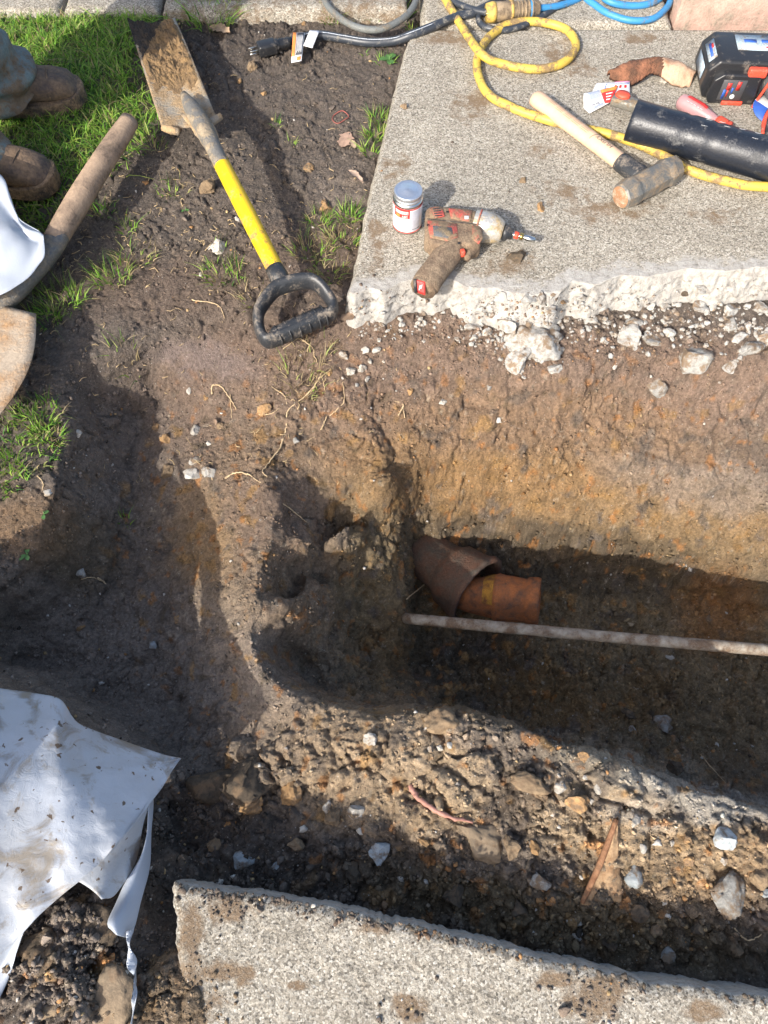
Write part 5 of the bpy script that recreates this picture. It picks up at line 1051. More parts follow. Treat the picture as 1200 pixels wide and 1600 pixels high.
def sheets():
    t = thing('plastic_sheet', 'large muddy white plastic sheet draped over the spoil heap at lower left', 'plastic sheet', at(80, 1300, -.1))
    A = a3([(-420, 960, .26), (-150, 1030, .17), (-20, 1071, .05), (50, 1082, .01), (93, 1092, .005), (112, 1118, -.0), (130, 1134, -.005), (195, 1158, -.02), (250, 1177, -.035), (283, 1185, -.045)])  # out-of-view left end lifted to keep sun off the left cut
    B = a3([(-480, 1800, .22), (-250, 1660, .18), (-60, 1540, .09), (25, 1468, .075), (80, 1412, .075), (130, 1372, .07), (178, 1325, .055), (212, 1285, .03), (246, 1240, -.005), (281, 1187, -.046)])
    def fn(u, v, p):
        e = math.sin(math.pi * v); w = .030 * e * min(1, (1 - u) * 3)
        w += .004 * math.sin(9 * u + 5 * v + 1.5 * math.sin(6 * v)) * e + .0018 * math.sin(22 * (u * .7 + v) + 3 * math.sin(5 * u)) * e * (1 - u * .3) + .0025 * math.sin(60 * u) * (1 - e) * (v > .5)
        q = np.array([[p[0], p[1], 0.]]); w += e ** .5 * (0.004 * abs(float(fbm(q, 9, 2, 5.)[0])) + .0018 * abs(float(fbm(q, 24, 2, 15.)[0])) + .0007 * float(fbm(q, 60, 2, 25.)[0])) + .004 * float(fbm(q, 40, 2, 35.)[0]) * (1 - e) * (u < .93)
        return np.array([0, 0, w])
    part('sheet', ruled(A, B, 150, 80, fn), M['plastic'], t)
    C1 = a3([(240, 1240, -.0), (205, 1290, .04), (165, 1335, .055), (120, 1376, .066)]); D1 = a3([(238, 1246, -.01), (214, 1330, -.02), (186, 1395, .015), (160, 1405, .04)])
    def f2(u, v, p): return np.array([0, 0, .012 * math.sin(9 * u) * v - .01 * math.sin(math.pi * v)])
    part('fold', ruled(C1, D1, 30, 12, f2), M['plastic'], t, label='white underside folded back beneath the sheet corner')
    C2 = a3([(237, 1243, -.01), (222, 1330, -.015), (190, 1390, -.0), (168, 1440, .03), (180, 1457, .03)]); D2 = a3([(239, 1246, -.015), (236, 1330, -.03), (226, 1390, -.02), (212, 1440, .01), (202, 1466, .015)])
    def f3(u, v, p): return np.array([0, 0, .014 * math.sin(math.pi * v) + .004 * math.sin(14 * u + 4 * v)])
    part('strip', ruled(C2, D2, 36, 8, f3), M['plastic_clean'], t, label='clean white strip hanging from the corner of the sheet')
    V, F = ruled(a3([(199, 1455, .02), (200, 1480, .02), (204, 1510, .02), (212, 1540, .02), (205, 1600, .03)]), a3([(210, 1450, .02), (208, 1478, .025), (213, 1508, .02), (215, 1542, .025), (209, 1600, .03)]), 30, 3, lambda u, v, p: np.array([.002 * math.sin(14 * u + 3 * v), 0, .012 * math.sin(20 * u + 4 * v) * .5 + .006]))
    part('twisted_end', (V, F), M['plastic_clean'], t)
    V, F = ruled(a3([(60, 1425, .06), (40, 1450, .05), (25, 1490, .045)]), a3([(-40, 1500, .06), (-30, 1560, .03), (-10, 1580, .03)]), 14, 10, f2); part('fold', (V, F), M['plastic_clean'], t)
    # upper left bag corner
    A = a3([(-300, 150, .12), (-60, 235, .12), (0, 272, .11), (14, 300, .10), (24, 330, .09), (34, 345, .088), (60, 360, .085), (67, 366, .08)])
    B = a3([(-300, 640, .04), (-90, 500, .06), (0, 461, .07), (24, 448, .07), (46, 432, .07), (60, 414, .072), (70, 398, .076), (68, 367, .08)])
    def f4(u, v, p):
        e = math.sin(math.pi * v) * min(1, (1 - u) * 8); return np.array([0, 0, .03 * e * (1 - u) - .022 * abs(math.sin(4.2 * v + 5 * u)) * e + .014 * abs(math.sin(9 * u - 5 * v + 1)) * e + .005 * abs(math.sin(19 * u + 11 * v)) * e])
    single('plastic_bag', ruled(A, B, 60, 30, f4), M['plastic_clean'], 'clean white plastic bag corner at the left edge over the wooden handle', 'plastic bag')
sheets()

# ------------------------------------------------------------------ old pipes in the hole
def pipes():
    t = thing('drain_pipe', 'rusty cast iron drain pipe with a broken collar in the hole', 'pipe', at(740, 930, -.58))
    c0 = at(740, 920, -.555); d = np.array([.72, -.66, .20]); fr = frame(c0, d, (0, 0, 1))
    prof = [(-.30, .066), (-.13, .068), (-.10, .070), (-.085, .076), (-.07, .088), (-.03, .093), (-.012, .096), (.004, .103), (.014, .103), (.016, .098), (.014, .089), (.0, .086), (-.06, .082), (-.08, .062), (-.30, .058)]
    V, F = lathe(prof, 56, -35, 215); V = V + .0040 * fbm(V, 30, 4)[:, None]
    V = V[:, :]; V, F = xf((V * .97, F), fr); part('collar', (V, F), M['rust_dk'], t, label='broken half collar, brown and crusted')
    a = at(716, 928, -.55); b = at(843, 940, -.51); L = np.linalg.norm(b - a); f2 = frame(a, b - a)
    prof = [(-.03, .03), (0, .036), (.02, .044), (L * .44, .053), (L * .46, .058), (L * .50, .060), (L * .56, .058), (L * .84, .055), (L * .86, .0585), (L * .97, .0585), (L, .056), (L, .047), (L * .6, .045), (L * .2, .036), (-.02, .026)]
    V, F = lathe(prof, 44); V = V + .0034 * fbm(V, 42, 4)[:, None]; part('spigot', xf((V, F), f2), M['rust'], t, label='orange rusted spigot with a bead at its end')
    V, F = lathe([(L * .30, .0475), (L * .36, .0535), (L * .44, .0575), (L * .455, .0585)], 30, -30, 130); V = V + .002 * fbm(V, 90, 3)[:, None]
    M['rust_y'] = mat_dirty('yellow_rust', (.50, .25, .035), (.2, .08, .03), .4, 50, .9, 0, .1, dbump=.002); part('rust_patch', xf((V, F), f2), M['rust_y'], t)
    P = spline([at(634, 966, -.47), at(652, 968, -.42), at(760, 978, -.38), at(950, 995, -.36), at(1200, 1016, -.33), at(1600, 1052, -.29)], 10)
    V, F = tube(P, [.0125, .0125, .013, .0125, .013, .0135], 20); V = V + .0008 * fbm(V, 60, 3)[:, None]
    single('steel_rod', (V, F), M['galv'], 'long thin corroded pipe crossing the hole to the right edge', 'pipe')
pipes()

# ------------------------------------------------------------------ hoses and cords
def cord(pts, r, mat, name, label, cat, z=None, seg=12, n=10):
    Q = [at(p[0], p[1], (p[2] if len(p) > 2 else r + .001)) for p in pts]; P = spline(Q, n); V, F = tube(P, r, seg); return single(name, (V, F), mat, label, cat)
yh = .0108
cord([(640, -110), (672, -50), (698, 2), (722, 42), (752, 84, .024), (785, 100), (838, 108), (880, 98), (900, 72), (884, 46), (840, 34), (795, 38), (764, 58), (748, 84, .012), (746, 112), (762, 146), (800, 168), (838, 182), (888, 196), (945, 208), (1000, 226), (1045, 248), (1080, 267), (1140, 284), (1200, 292), (1400, 296)], yh, M['yhose'], 'air_hose', 'yellow rubber hose with a round loop, running under the hammer', 'hose', seg=16)
cord([(490, -60), (505, -5), (524, 22), (556, 42), (592, 46), (625, 32), (645, 12), (657, -20), (665, -60)], .009, M['greyhose'], 'extension_cord', 'thin grey cord sagging in an arc over the grass at the top', 'cord')
def plugcord():
    t = thing('power_cord', 'black power cord with a plug and paper tags on the bare soil', 'cord', at(430, 72, -.03))
    z = -.016
    pts = [(450, 66, z), (470, 60, z + .002), (500, 55, z + .004), (535, 60, z), (575, 66, z), (615, 64, z + .004), (645, 54, .006), (680, 40, .012), (715, 26, .012), (745, 18, .014), (790, -10, .014), (830, -60, .014)]
    P = spline([at(*q) for q in pts], 10); part('cable', tube(P, .0115, 16), M['cable'], t)
    # pale lettering band along the cord
    P2 = P + np.array([0, -.004, .0108]); part('print', tube(P2[8:70], .0011, 5), mat_plain('cord_print', (.42, .46, .52), .6, 0, 0, 500, .6), t, label='fine pale lettering along the cord')
    c0 = at(452, 66, z + .003); c1 = at(402, 78, z + .004); fr = frame(c1, c0 - c1); L = np.linalg.norm(c0 - c1)
    part('plug_body', xf(bevbox(.052, .036, .030, .006, 2, (.028, 0, .0)), fr), M['black_cl'], t)
    rl = part('strain_relief', xf(lathe([(.05, .002), (.05, .0165), (.058, .0165), (.06, .013), (.066, .0155), (.069, .013), (.074, .015), (.078, .0125), (.084, .0140), (L + .004, .012), (L + .004, .002)], 18), fr), M['black_cl'], t)
    for s in (-1, 1): part('prong', xf(bevbox(.024, .0016, .0065, .0004, 1, (-.010, s * .0065 * 1.2, .002)), fr), M['tin'], t)
    part('ground_prong', xf(lathe([(-.022, .0005), (-.021, .0022), (.0, .0023), (.002, .0005)], 10), fr @ np.array([[1, 0, 0, 0], [0, 1, 0, 0], [0, 0, 1, -.008], [0, 0, 0, 1]])), M['tin'], t)
    # tags
    def flat(c4, mat, name, par, lab=None, th=.0006): return part(name, quad_sheet(c4, 6, 4, th, 0), mat, par, label=lab)
    def sub(c4, u0, u1, v0, v1, lift):
        A, B, Cc, D = [np.asarray(q) for q in c4]; f = lambda u, v: (A * (1 - u) + B * u) * (1 - v) + (D * (1 - u) + Cc * u) * v + np.array([0, 0, lift]); return [f(u0, v0), f(u1, v0), f(u1, v1), f(u0, v1)]
    c4 = a3([(458, 51, .008), (476, 51, .008), (471, 95, -.012), (455, 98, -.016)]); g = flat(c4, M['label_white'], 'tag', t, 'orange, black and white warning tag')
    flat(sub(c4, .0, .30, 0, .80, .0010), M['orange_print'], 'orange_stripe', g); flat(sub(c4, .36, .96, .02, .78, .0010), M['dark_print'], 'black_panel', g)
    for k in range(5): flat(sub(c4, .44 + .10 * k, .485 + .10 * k, .10, .70 - .05 * (k % 2), .0018), M['white_print'], 'print_line', g)
    flat(sub(c4, .52, .9, .84, .97, .0010), M['orange_print'], 'orange_mark', g)
    c4 = a3([(484, 47, .008), (499, 48, .008), (488, 75, -.004), (474, 71, -.002)]); g = flat(c4, M['label_white'], 'tag', t, 'plain white paper tag with faint grey print')
    mg = mat_plain('grey_print', (.35, .37, .42), .6)
    for k in range(5): flat(sub(c4, .15, .85 - .1 * (k % 2), .2 + .15 * k, .235 + .15 * k, .0010), mg, 'print_line', g)
plugcord()
def connector():
    t = thing('plug_connector', 'dirty clear and yellow cord connector lying at the top of the slab', 'connector', at(800, 18, 0))
    a, b = at(762, 20, .024), at(842, 13, .022); L = np.linalg.norm(b - a); fr = frame(a, b - a)
    mc = mat_dirty('dirty_clear_plastic', (.36, .27, .17), (.16, .12, .08), .4, 40, .3, 0, .1); my = mat_dirty('dull_yellow_plastic', (.62, .42, .10), (.3, .2, .1), .3, 40, .45)
    part('body', xf(lathe([(0, .001), (0, .021), (.006, .024), (L * .5, .024), (L * .52, .022), (L * .98, .0195), (L, .017), (L, .001)], 24), fr), mc, t)
    part('face', xf(lathe([(-.004, .001), (-.004, .022), (.012, .0255), (.02, .0252), (.02, .001)], 24), fr), my, t)
    part('ring', xf(lathe([(L * .42, .02), (L * .42, .0265), (L * .47, .0265), (L * .47, .02)], 24), fr), my, t)
    for k in range(5): part('groove_ring', xf(lathe([(L * (.56 + .07 * k), .018), (L * (.56 + .07 * k), .0225), (L * (.59 + .07 * k), .0222), (L * (.59 + .07 * k), .018)], 20), fr), mc, t)
    part('blue_band', xf(lathe([(L * .80, .0195), (L * .80, .0210), (L * .88, .0206), (L * .88, .019)], 20), fr), M['bluecord'], t)
    part('cable', tube(spline([at(762, 20, .024), at(742, 16, .02), at(715, 6, .016), at(690, -8, .012), at(640, -50, .012)], 8), .0085, 12), M['cable'], t)
    for pz in (( .004, .010), (.004, -.010)): part('screw', xf(lathe([(-.008, .0005), (-.008, .003), (.0, .003)], 10), fr @ np.array([[1, 0, 0, 0], [0, 1, 0, pz[1]], [0, 0, 1, pz[0]], [0, 0, 0, 1]])), M['brass'], t)
connector()
cord([(842, 13, .022), (868, 10, .016), (895, 2), (915, -10), (960, -50)], .0085, M['bluecord'], 'blue_cord', 'short blue cord leading out of the yellow connector', 'cord')
cord([(890, -50), (912, -8), (930, 8), (952, 22), (985, 32), (1018, 30), (1038, 16), (1048, -2), (1050, -40)], .0088, M['bluecord'], 'blue_cord', 'blue cord hanging in the lowest loop beside the pink step', 'cord')
cord([(925, -30), (948, 0, .02), (985, 9, .012), (1020, 4, .012), (1042, -14, .012), (1060, -50)], .0088, M['bluecord'], 'blue_cord', 'second blue cord curving just above the lowest loop', 'cord')
cord([(752, 18), (748, 32), (762, 44), (795, 46), (830, 34), (862, 16), (890, -8), (920, -50)], .0085, M['cable'], 'black_cord', 'thin black cord curling under the clear connector', 'cord')

# ------------------------------------------------------------------ hammer
def hammer():
    t = thing('hammer', 'short heavy hammer with pale wooden handle and rusty head lying on the slab', 'hammer', at(930, 230, 0))
    A, B = at(835, 152, .022), at(998, 274, .030); d = (B - A); L = np.linalg.norm(d); d /= L
    fr = frame(A, d); r = [(0, .001), (.002, .018), (.006, .0215), (.02, .0225), (.06, .0215), (.12, .0205), (L * .6, .0205), (L * .84, .0205), (L * .86, .019), (L, .018)]
    V, F = lathe(r, 28); V[:, 2] *= .86; part('handle', xf((V, F), fr), M['wood_new'], t)
    V, F = lathe([(L * .83, .012), (L * .83, .0225), (L * .845, .0235), (L * .93, .0235), (L * .99, .026), (L * 1.02, .025), (L * 1.02, .01)], 26); V[:, 2] *= .88; part('sleeve', xf((V, F), fr), M['black_pl'], t)
    H0, H1 = at(969, 308, .035), at(1056, 262, .036); hd = H1 - H0; HL = np.linalg.norm(hd); f2 = frame(H0, hd)
    V, F = lathe([(0, .001), (0, .0245), (.0035, .0285), (.028, .0325), (.036, .0325), (.045, .0300), (HL * .5, .0310), (HL - .045, .0300), (HL - .036, .0325), (HL - .026, .0325), (HL - .0035, .0285), (HL, .0245), (HL, .001)], 8 * 4)
    for k in range(len(V)):        # eight flats
        a = math.atan2(V[k, 2], V[k, 1]); q = math.pi / 4; m = ((a + q / 2) % q) - q / 2; V[k, 1:] *= (math.cos(q / 2) / math.cos(m)) ** 1.0 * 1.03
    V = V + .0005 * fbm(V, 80, 3)[:, None]
    h = part('head', xf((V, F), f2), M['iron'], t, smooth=False); part('face', xf(lathe([(-.0008, .0005), (-.0008, .023), (.0, .0245)], 28), f2), M['rustface'], h, label='orange rusted striking face')
    # print on the handle: dot rows and name
    bits = []
    for g in range(5):
        s0 = .052 + .030 * g
        for row in range(4 if g else 3):
            an = 68 + 13 * row + (2 * g)
            for k in range(9): 
                s = s0 + k * .0027 - .001 * row; a = R(an); rr = .0213
                o = np.array([s, rr * math.cos(a), rr * .86 * math.sin(a)]); n_ = np.array([0, math.cos(a), math.sin(a)]); t_ = np.array([0, -math.sin(a), math.cos(a)]); u = np.array([.0008, 0, 0]); v = t_ * .0006
                bits.append((np.array([o - u - v, o + u - v, o + u + v, o - u + v]) + n_ * .0004, [(0, 1, 2, 3)]))
    part('printed_text', xf(cat_(*bits), fr), mat_plain('faint_brown_print', (.25, .14, .08), .6), t, kind='stuff', label='small faint print in five blocks')
    for s0, w in ((.030, 30), (.212, 30)):
        P = [np.array([s0 + .004 * math.sin(R(a * 2)), .0217 * math.cos(R(a)), .0217 * .86 * math.sin(R(a))]) for a in range(50, 140, 6)]; V, F = tube(P, .0005, 5); part('printed_line', xf((V, F), fr), M['dark_print'], t)
    V, F = textVF('HUSKY', .017, .050); V2 = V.copy(); W_ = []
    for x, y, z in V: a = R(86) + (-y) / .0212; W_.append((.242 - (x) * 1.0 * -1, .0214 * math.cos(a), .0214 * .86 * math.sin(a)))
    W_ = np.array(W_); W_[:, 0] = .242 - V[:, 0]; a = R(88) + V[:, 1] / .0212; W_[:, 1] = .0214 * np.cos(a); W_[:, 2] = .0214 * .86 * np.sin(a)
    part('lettering', xf((W_, F), fr), M['dark_print'], t)
hammer()

# ------------------------------------------------------------------ black wrapped pipe with a knife in its mouth
def blackpipe():
    t = thing('pipe_wrap', 'thick glossy black tube with a seam lying on the slab at the right edge', 'tube', at(1100, 220, 0))
    A, B = at(986, 188, .047), at(1420, 312, .047); n = 60; P = np.array([A + (B - A) * k / n  for k in range(n + 1)])
    rr = .046 + 0 * np.arange(n + 1); V, F = tube(P, list(rr), 36, False); V = V + .0005 * fbm(V, 22, 3)[:, None]
    for k in range(len(V)):
        i = k // 36
        if i in (12, 18): V[k] += (P[i] - V[k]) * .05
    Vi, Fi = tube(P, .039, 36, False); o = len(V); V = np.vstack([V, Vi]); F = F + [tuple(o + q for q in f[::-1]) for f in Fi] + [(k, o + k, o + (k + 1) % 36, (k + 1) % 36) for k in range(36)]
    part('wrap', (V, F), M['wrap'], t)
    sc = [];  
    for k in range(14):
        s = random.uniform(.1, .75); a = R(random.uniform(60, 120)); c_ = A + (B - A) * s; d = (B - A) / np.linalg.norm(B - A); q = frame(c_, d); p = np.array([0, .0466 * math.cos(a), .0466 * math.sin(a)]); sc.append(xf(tube([p, p + [.008, 0, 0], p + [.014, .001, 0]], .0005, 4), q))
    part('scuff_marks', cat_(*sc), mat_plain('pale_scuff', (.45, .46, .48), .7), t, kind='stuff')
    k = thing('utility_knife', 'grey metal knife end with a red button poking out beside the black tube', 'knife', at(975, 168, 0))
    a, b = at(957, 154, .028), at(1015, 172, .034); fr = frame(a, b - a); mk_ = mat_dirty('worn_grey_metal', (.26, .25, .22), (.28, .2, .12), .35, 40, .45, .5)
    part('body', xf(bevbox(.10, .032, .022, .006, 2, (.05, 0, 0)), fr), mk_, k); part('button', xf(xf(lathe([(-.004, .0005), (-.004, .012), (.004, .015), (.006, .010), (.002, .006), (.002, .0005)], 20), np.array([[0, 0, 1.35, .022], [0, 1, 0, .006], [-1, 0, 0, .014], [0, 0, 0, 1]])), fr), M['redorange'], k)
blackpipe()

# ------------------------------------------------------------------ papers
def papers():
    def flat(c4, mat, name, par, lab=None, n=6): return part(name, quad_sheet(c4, n, 5, .0005, .0), mat, par, label=lab)
    def sub(c4, u0, u1, v0, v1, lift):
        A, B, Cc, D = [np.asarray(q) for q in c4]; f = lambda u, v: (A * (1 - u) + B * u) * (1 - v) + (D * (1 - u) + Cc * u) * v + np.array([0, 0, lift]); return [f(u0, v0), f(u1, v0), f(u1, v1), f(u0, v1)]
    t = thing('paper_card', 'white card with a dark blue line, lying under the coupon slip', 'card', at(955, 135, 0))
    c4 = a3([(932, 130, .012), (984, 127, .020), (984, 146, .012), (924, 146, .006)]); g = flat(c4, M['label_white'], 'card', t)
    flat(sub(c4, .30, .98, .16, .20, .0009), M['blue_print'], 'blue_line', t); flat(sub(c4, .30, .325, .16, .62, .0009), M['blue_print'], 'blue_line', t)
    for u in (.56, .70, .84): flat(sub(c4, u, u + .07, .3, .55, .0010), M['red'], 'red_mark', t)
    flat(sub(c4, .55, 1., .0, .06, .0009), mat_plain('pink_print', (.7, .25, .45), .5), 'pink_edge', t)
    t = thing('coupon_slip', 'creased paper coupon with blue print and a red and orange block, on the slab', 'coupon', at(935, 155, 0))
    c4 = a3([(912, 146, .010), (950, 137, .016), (953, 160, .010), (921, 177, .004)]); flat(c4, M['label_white'], 'slip', t)
    c5 = a3([(912, 146, .0098), (921, 177, .004), (912, 169, .004), (911.9, 152, .008)]); flat(c5, M['label_white'], 'folded_edge', t)
    c6 = a3([(938, 141, .0165), (966, 134, .020), (953, 160, .0115), (945, 161, .0110)]); flat(c6, M['red'], 'red_block', t); flat(sub(c6, .02, .98, .0, .22, .0008), M['orange_print'], 'orange_band', t)
    for k in range(3): flat(sub(c6, .3, .8, .35 + .2 * k, .42 + .2 * k, .0010), M['white_print'], 'white_mark', t)
    for k in range(7): flat(sub(c4, .16, .62 + .04 * (k % 3), .08 + .055 * k, .10 + .055 * k, .0010), mat_plain('blue_grey_print', (.16, .24, .42), .6) if k == 0 else bpy.data.materials['blue_grey_print'], 'print_line', t)
    V, F = textVF('$9.99', .012, .022); V = -V * np.array([1, 1, 1]); fr = frame(at(930, 162, .0125), at(950, 155, .014) - at(925, 163, .012)); part('price', xf((V + [0, 0, .0004], F), fr), M['dark_print'], t)
    for k in range(3): flat(sub(c4, .22, .7, .82 + .05 * k, .84 + .05 * k, .0010), bpy.data.materials['blue_grey_print'], 'print_line', t)
papers()

# ------------------------------------------------------------------ bark
def bark():
    top = spline(a3([(948, 116, .004), (975, 98, .028), (1005, 92, .036), (1035, 90, .036), (1062, 96, .030), (1088, 112, .008)]), 10)
    bot = spline(a3([(952, 121, .004), (982, 130, .012), (1000, 124, .018), (1022, 112, .026), (1050, 128, .014), (1078, 134, .004)]), 10); n = len(top); V = []; F = []; m = 9; r_ = np.random.default_rng(3)
    for i in range(n):
        for j in range(m): u = j / (m - 1); p = top[i] * (1 - u) + bot[i] * u + np.array([0, 0, .016 * math.sin(math.pi * u)]); V.append(p + r_.normal(0, .0008, 3))
    V = np.array(V); k = len(V); V = np.vstack([V, V - [0, .002, .006]])
    for i in range(n - 1):
        for j in range(m - 1): a = i * m + j; F += [(a, a + 1, a + m + 1, a + m), (k + a, k + a + m, k + a + m + 1, k + a + 1)]
    bd = [i * m for i in range(n)] + [(n - 1) * m + j for j in range(1, m)] + [i * m + m - 1 for i in range(n - 2, -1, -1)] + [j for j in range(m - 2, 0, -1)]
    for a, b in zip(bd, bd[1:] + bd[:1]): F.append((a, b, k + b, k + a))
    V += .004 * fbm(V, 35, 3)[:, None] * [0, .5, 1]; me_mid = np.array([1 if (V[list(f)][:, 0].mean() > at(1022, 100)[0]) and V[list(f)][:, 1].mean() < at(1040, 98)[1] + .01 else 0 for f in F], np.int32)
    o = single('bark_piece', (V, F), [M['bark'], M['bark_in']], 'curled piece of bark, red brown outside and pale inside, beside the battery', 'bark'); o.data.polygons.foreach_set('material_index', me_mid)
bark()

# ------------------------------------------------------------------ screwdriver
def screwdriver():
    t = thing('screwdriver', 'screwdriver with clear red handle lying behind the black tube', 'screwdriver', at(1120, 190, 0))
    a, b = at(1060, 156, .022), at(1122, 192, .022); L = np.linalg.norm(b - a); fr = frame(a, b - a)
    m, nt, bs = nodemat('clear_red_acetate'); bs.inputs['Base Color'].default_value = (.62, .36, .36, 1); bs.inputs['Roughness'].default_value = .25; bs.inputs['Transmission Weight'].default_value = .35; bs.inputs['Coat Weight'].default_value = .4
    V, F = lathe([(0, .001), (.002, .012), (.008, .018), (.02, .0205), (L * .45, .020), (L * .75, .015), (L, .011), (L, .001)], 6 * 6)
    for k in range(len(V)):
        q = math.atan2(V[k, 2], V[k, 1]); V[k, 1:] *= 1 - .06 * abs(math.sin(3 * q)) * (V[k, 0] > .01) * (V[k, 0] < L * .8)
    part('handle', xf((V, F), fr), m, t)
    V, F = lathe([(L * .18, .0203), (L * .2, .0212), (L * .55, .0208), (L * .66, .018)], 12, 40, 100); part('red_flat', xf((V, F), fr), M['red'], t)
    V, F = lathe([(L * .95, .001), (L * .95, .0145), (L * 1.0, .0165), (L * 1.14, .0165), (L * 1.2, .0150), (L * 1.2, .0165), (L * 1.26, .0165), (L * 1.28, .006)], 26); part('collar', xf((V, F), fr), M['redorange'], t)
    part('shank', xf(lathe([(L * 1.2, .0045), (L * 2.6, .0045), (L * 2.6, .001)], 14), fr), M['tin'], t)
    for k in range(5): part('print_mark', xf(bevbox(.007, .0012, .0004, 0, 1, (.03 + .010 * k, -.0115, .0172)), fr), M['white_print'], t)
screwdriver()

# ------------------------------------------------------------------ cordless tool standing on its battery
def battery_tool():
    t = thing('cordless_tool', 'black and red cordless power tool with its battery pack, cut by the right edge', 'power tool', at(1150, 130, 0))
    o = at(1092, 160, .0); fr = frame(o, (.995, -.06, 0)); X = lambda vf: xf(vf, fr)
    lab = mat_dirty('blue_grey_label', (.33, .42, .50), (.3, .24, .18), .3, 30, .5)
    # body as a chamfered profile in XZ pushed along Y
    def xz_prism(pts, y0, y1, bev=.004):
        V, F = prism([(p[0], p[1]) for p in pts], 0, 1, 0); V2 = np.stack([V[:, 0], y0 + (y1 - y0) * V[:, 2], V[:, 1]], 1)
        bm = bmesh.new(); vs = [bm.verts.new(v) for v in V2]; [bm.faces.new([vs[i] for i in f]) for f in F]; bmesh.ops.recalc_face_normals(bm, faces=bm.faces[:]); bmesh.ops.bevel(bm, geom=bm.edges[:], offset=bev, segments=3, profile=.6, affect='EDGES'); bm.verts.index_update()
        V = np.array([v.co[:] for v in bm.verts]); F = [tuple(v.index for v in f.verts) for f in bm.faces]; bm.free(); return V, F
    part('battery', X(xz_prism([(.006, .004), (-.006, .030), (-.004, .075), (.018, .100), (.30, .100), (.30, .004)], .012, .135, .008)), M['black_cl'], t)
    part('front_shell', X(xz_prism([(.020, .002), (.010, .020), (.014, .062), (.034, .078), (.125, .078), (.135, .002)], -.006, .03, .005)), M['black_cl'], t)
    part('top_label', X(bevbox(.16, .060, .0012, 0, 1, (.145, .088, .1008))), lab, t)
    for k, (x, w, c_) in enumerate([(.10, .03, 'blue_print'), (.145, .035, 'blue_print'), (.19, .03, 'blue_print'), (.165, .06, 'red')]): part('label_mark', X(bevbox(w, .012 if k < 3 else .005, .0008, 0, 1, (x, .094 if k < 3 else .07, .1018))), M[c_], t)
    sf = frame((-.0068, .070, .052), (0, 1, 0), (-1, 0, .02)); 
    part('side_label', X(bevbox(.0012, .070, .034, 0, 1, (-.0066, .072, .052))), lab, t); 
    part('side_label', X(xf(bevbox(.070, .022, .0012, 0, 1), frame((.0065, .072, .0885), (0, 1, 0), (-.75, 0, .66)))), lab, t)
    part('label_mark', X(xf(bevbox(.05, .006, .0012, 0, 1), frame((.0055, .072, .0895), (0, 1, 0), (-.75, 0, .66)))), M['blue_print'], t); part('label_mark', X(xf(bevbox(.018, .006, .0012, 0, 1), frame((.0095, .085, .0925), (0, 1, 0), (-.75, 0, .66)))), M['red'], t)
    part('latch', X(bevbox(.045, .016, .022, .005, 3, (.112, .002, .082))), M['redorange'], t)
    fp = part('panel', X(bevbox(.058, .0020, .052, .0006, 1, (.066, -.0066, .040))), mat_plain('grey_panel', (.07, .07, .075), .5), t)
    for x, z, w, h_, c_ in [(.055, .050, .010, .018, 'red'), (.078, .052, .009, .022, 'red'), (.048, .030, .006, .024, 'blue_print'), (.056, .032, .003, .018, 'red'), (.066, .040, .004, .014, 'blue_print')]: part('panel_mark', X(bevbox(w, .001, h_, 0, 1, (x, -.0082, z))), M[c_], fp)
    part('button', X(xf(lathe([(0, .0005), (.0012, .0055), (0, .006)], 16), np.array([[0, 1, 0, .072], [-1, 0, 0, -.008], [0, 0, 1, .024], [0, 0, 0, 1.]]))), M['white_print'], fp)
    part('trim', X(xf(bevbox(.105, .006, .006, .002, 2), frame((.142, -.010, .046), (.20, 0, 1), (0, -1, 0)))), M['redorange'], t); part('trim', X(bevbox(.052, .006, .010, .002, 2, (.078, -.0075, .007))), M['redorange'], t)
    V, F = ICO[4]; part('motor_housing', X((np.array(V) * [.085, .065, .050] + [.225, .012, .050], [tuple(f) for f in F])), mat_dirty('grey_rubber', (.10, .10, .105), (.3, .26, .2), .3, 30, .6), t)
    part('rear_block', X(bevbox(.16, .02, .05, .006, 2, (.20, .028, .072))), M['toolred'], t)
    # second tool head and disc
    k = thing('cutting_disc', 'blue and white disc half hidden under the grey tool body', 'disc', at(1190, 175, 0))
    V, F = lathe([(0, .001), (0, .045), (.0016, .045), (.0016, .001)], 40); Mx = frame(at(1203, 172, .010), (.1, -.2, 1), (1, 0, 0)); Vw, F = xf((V, F), Mx); mid = np.array([1 if (np.mean(Vw[list(f)][:, 1]) < at(1200, 173)[1]) else 0 for f in F], np.int32)
    part('disc', (Vw, F), [M['white_print'], M['blue_print']], k, matid=mid)
    k = thing('tool_handle', 'black grip with a red edge at the right edge under the disc', 'power tool', at(1200, 200, 0))
    P = spline(a3([(1193, 214, .02), (1196, 195, .024), (1206, 176, .03), (1235, 150, .03)]), 8); part('grip', tube(P + [.012, 0, 0], [.012, .020, .024, .026], 18), M['black_pl'], k); part('red_edge', tube(P + [-.006, 0, .008], [.004, .006, .006, .005], 10), M['redorange'], k)
battery_tool()

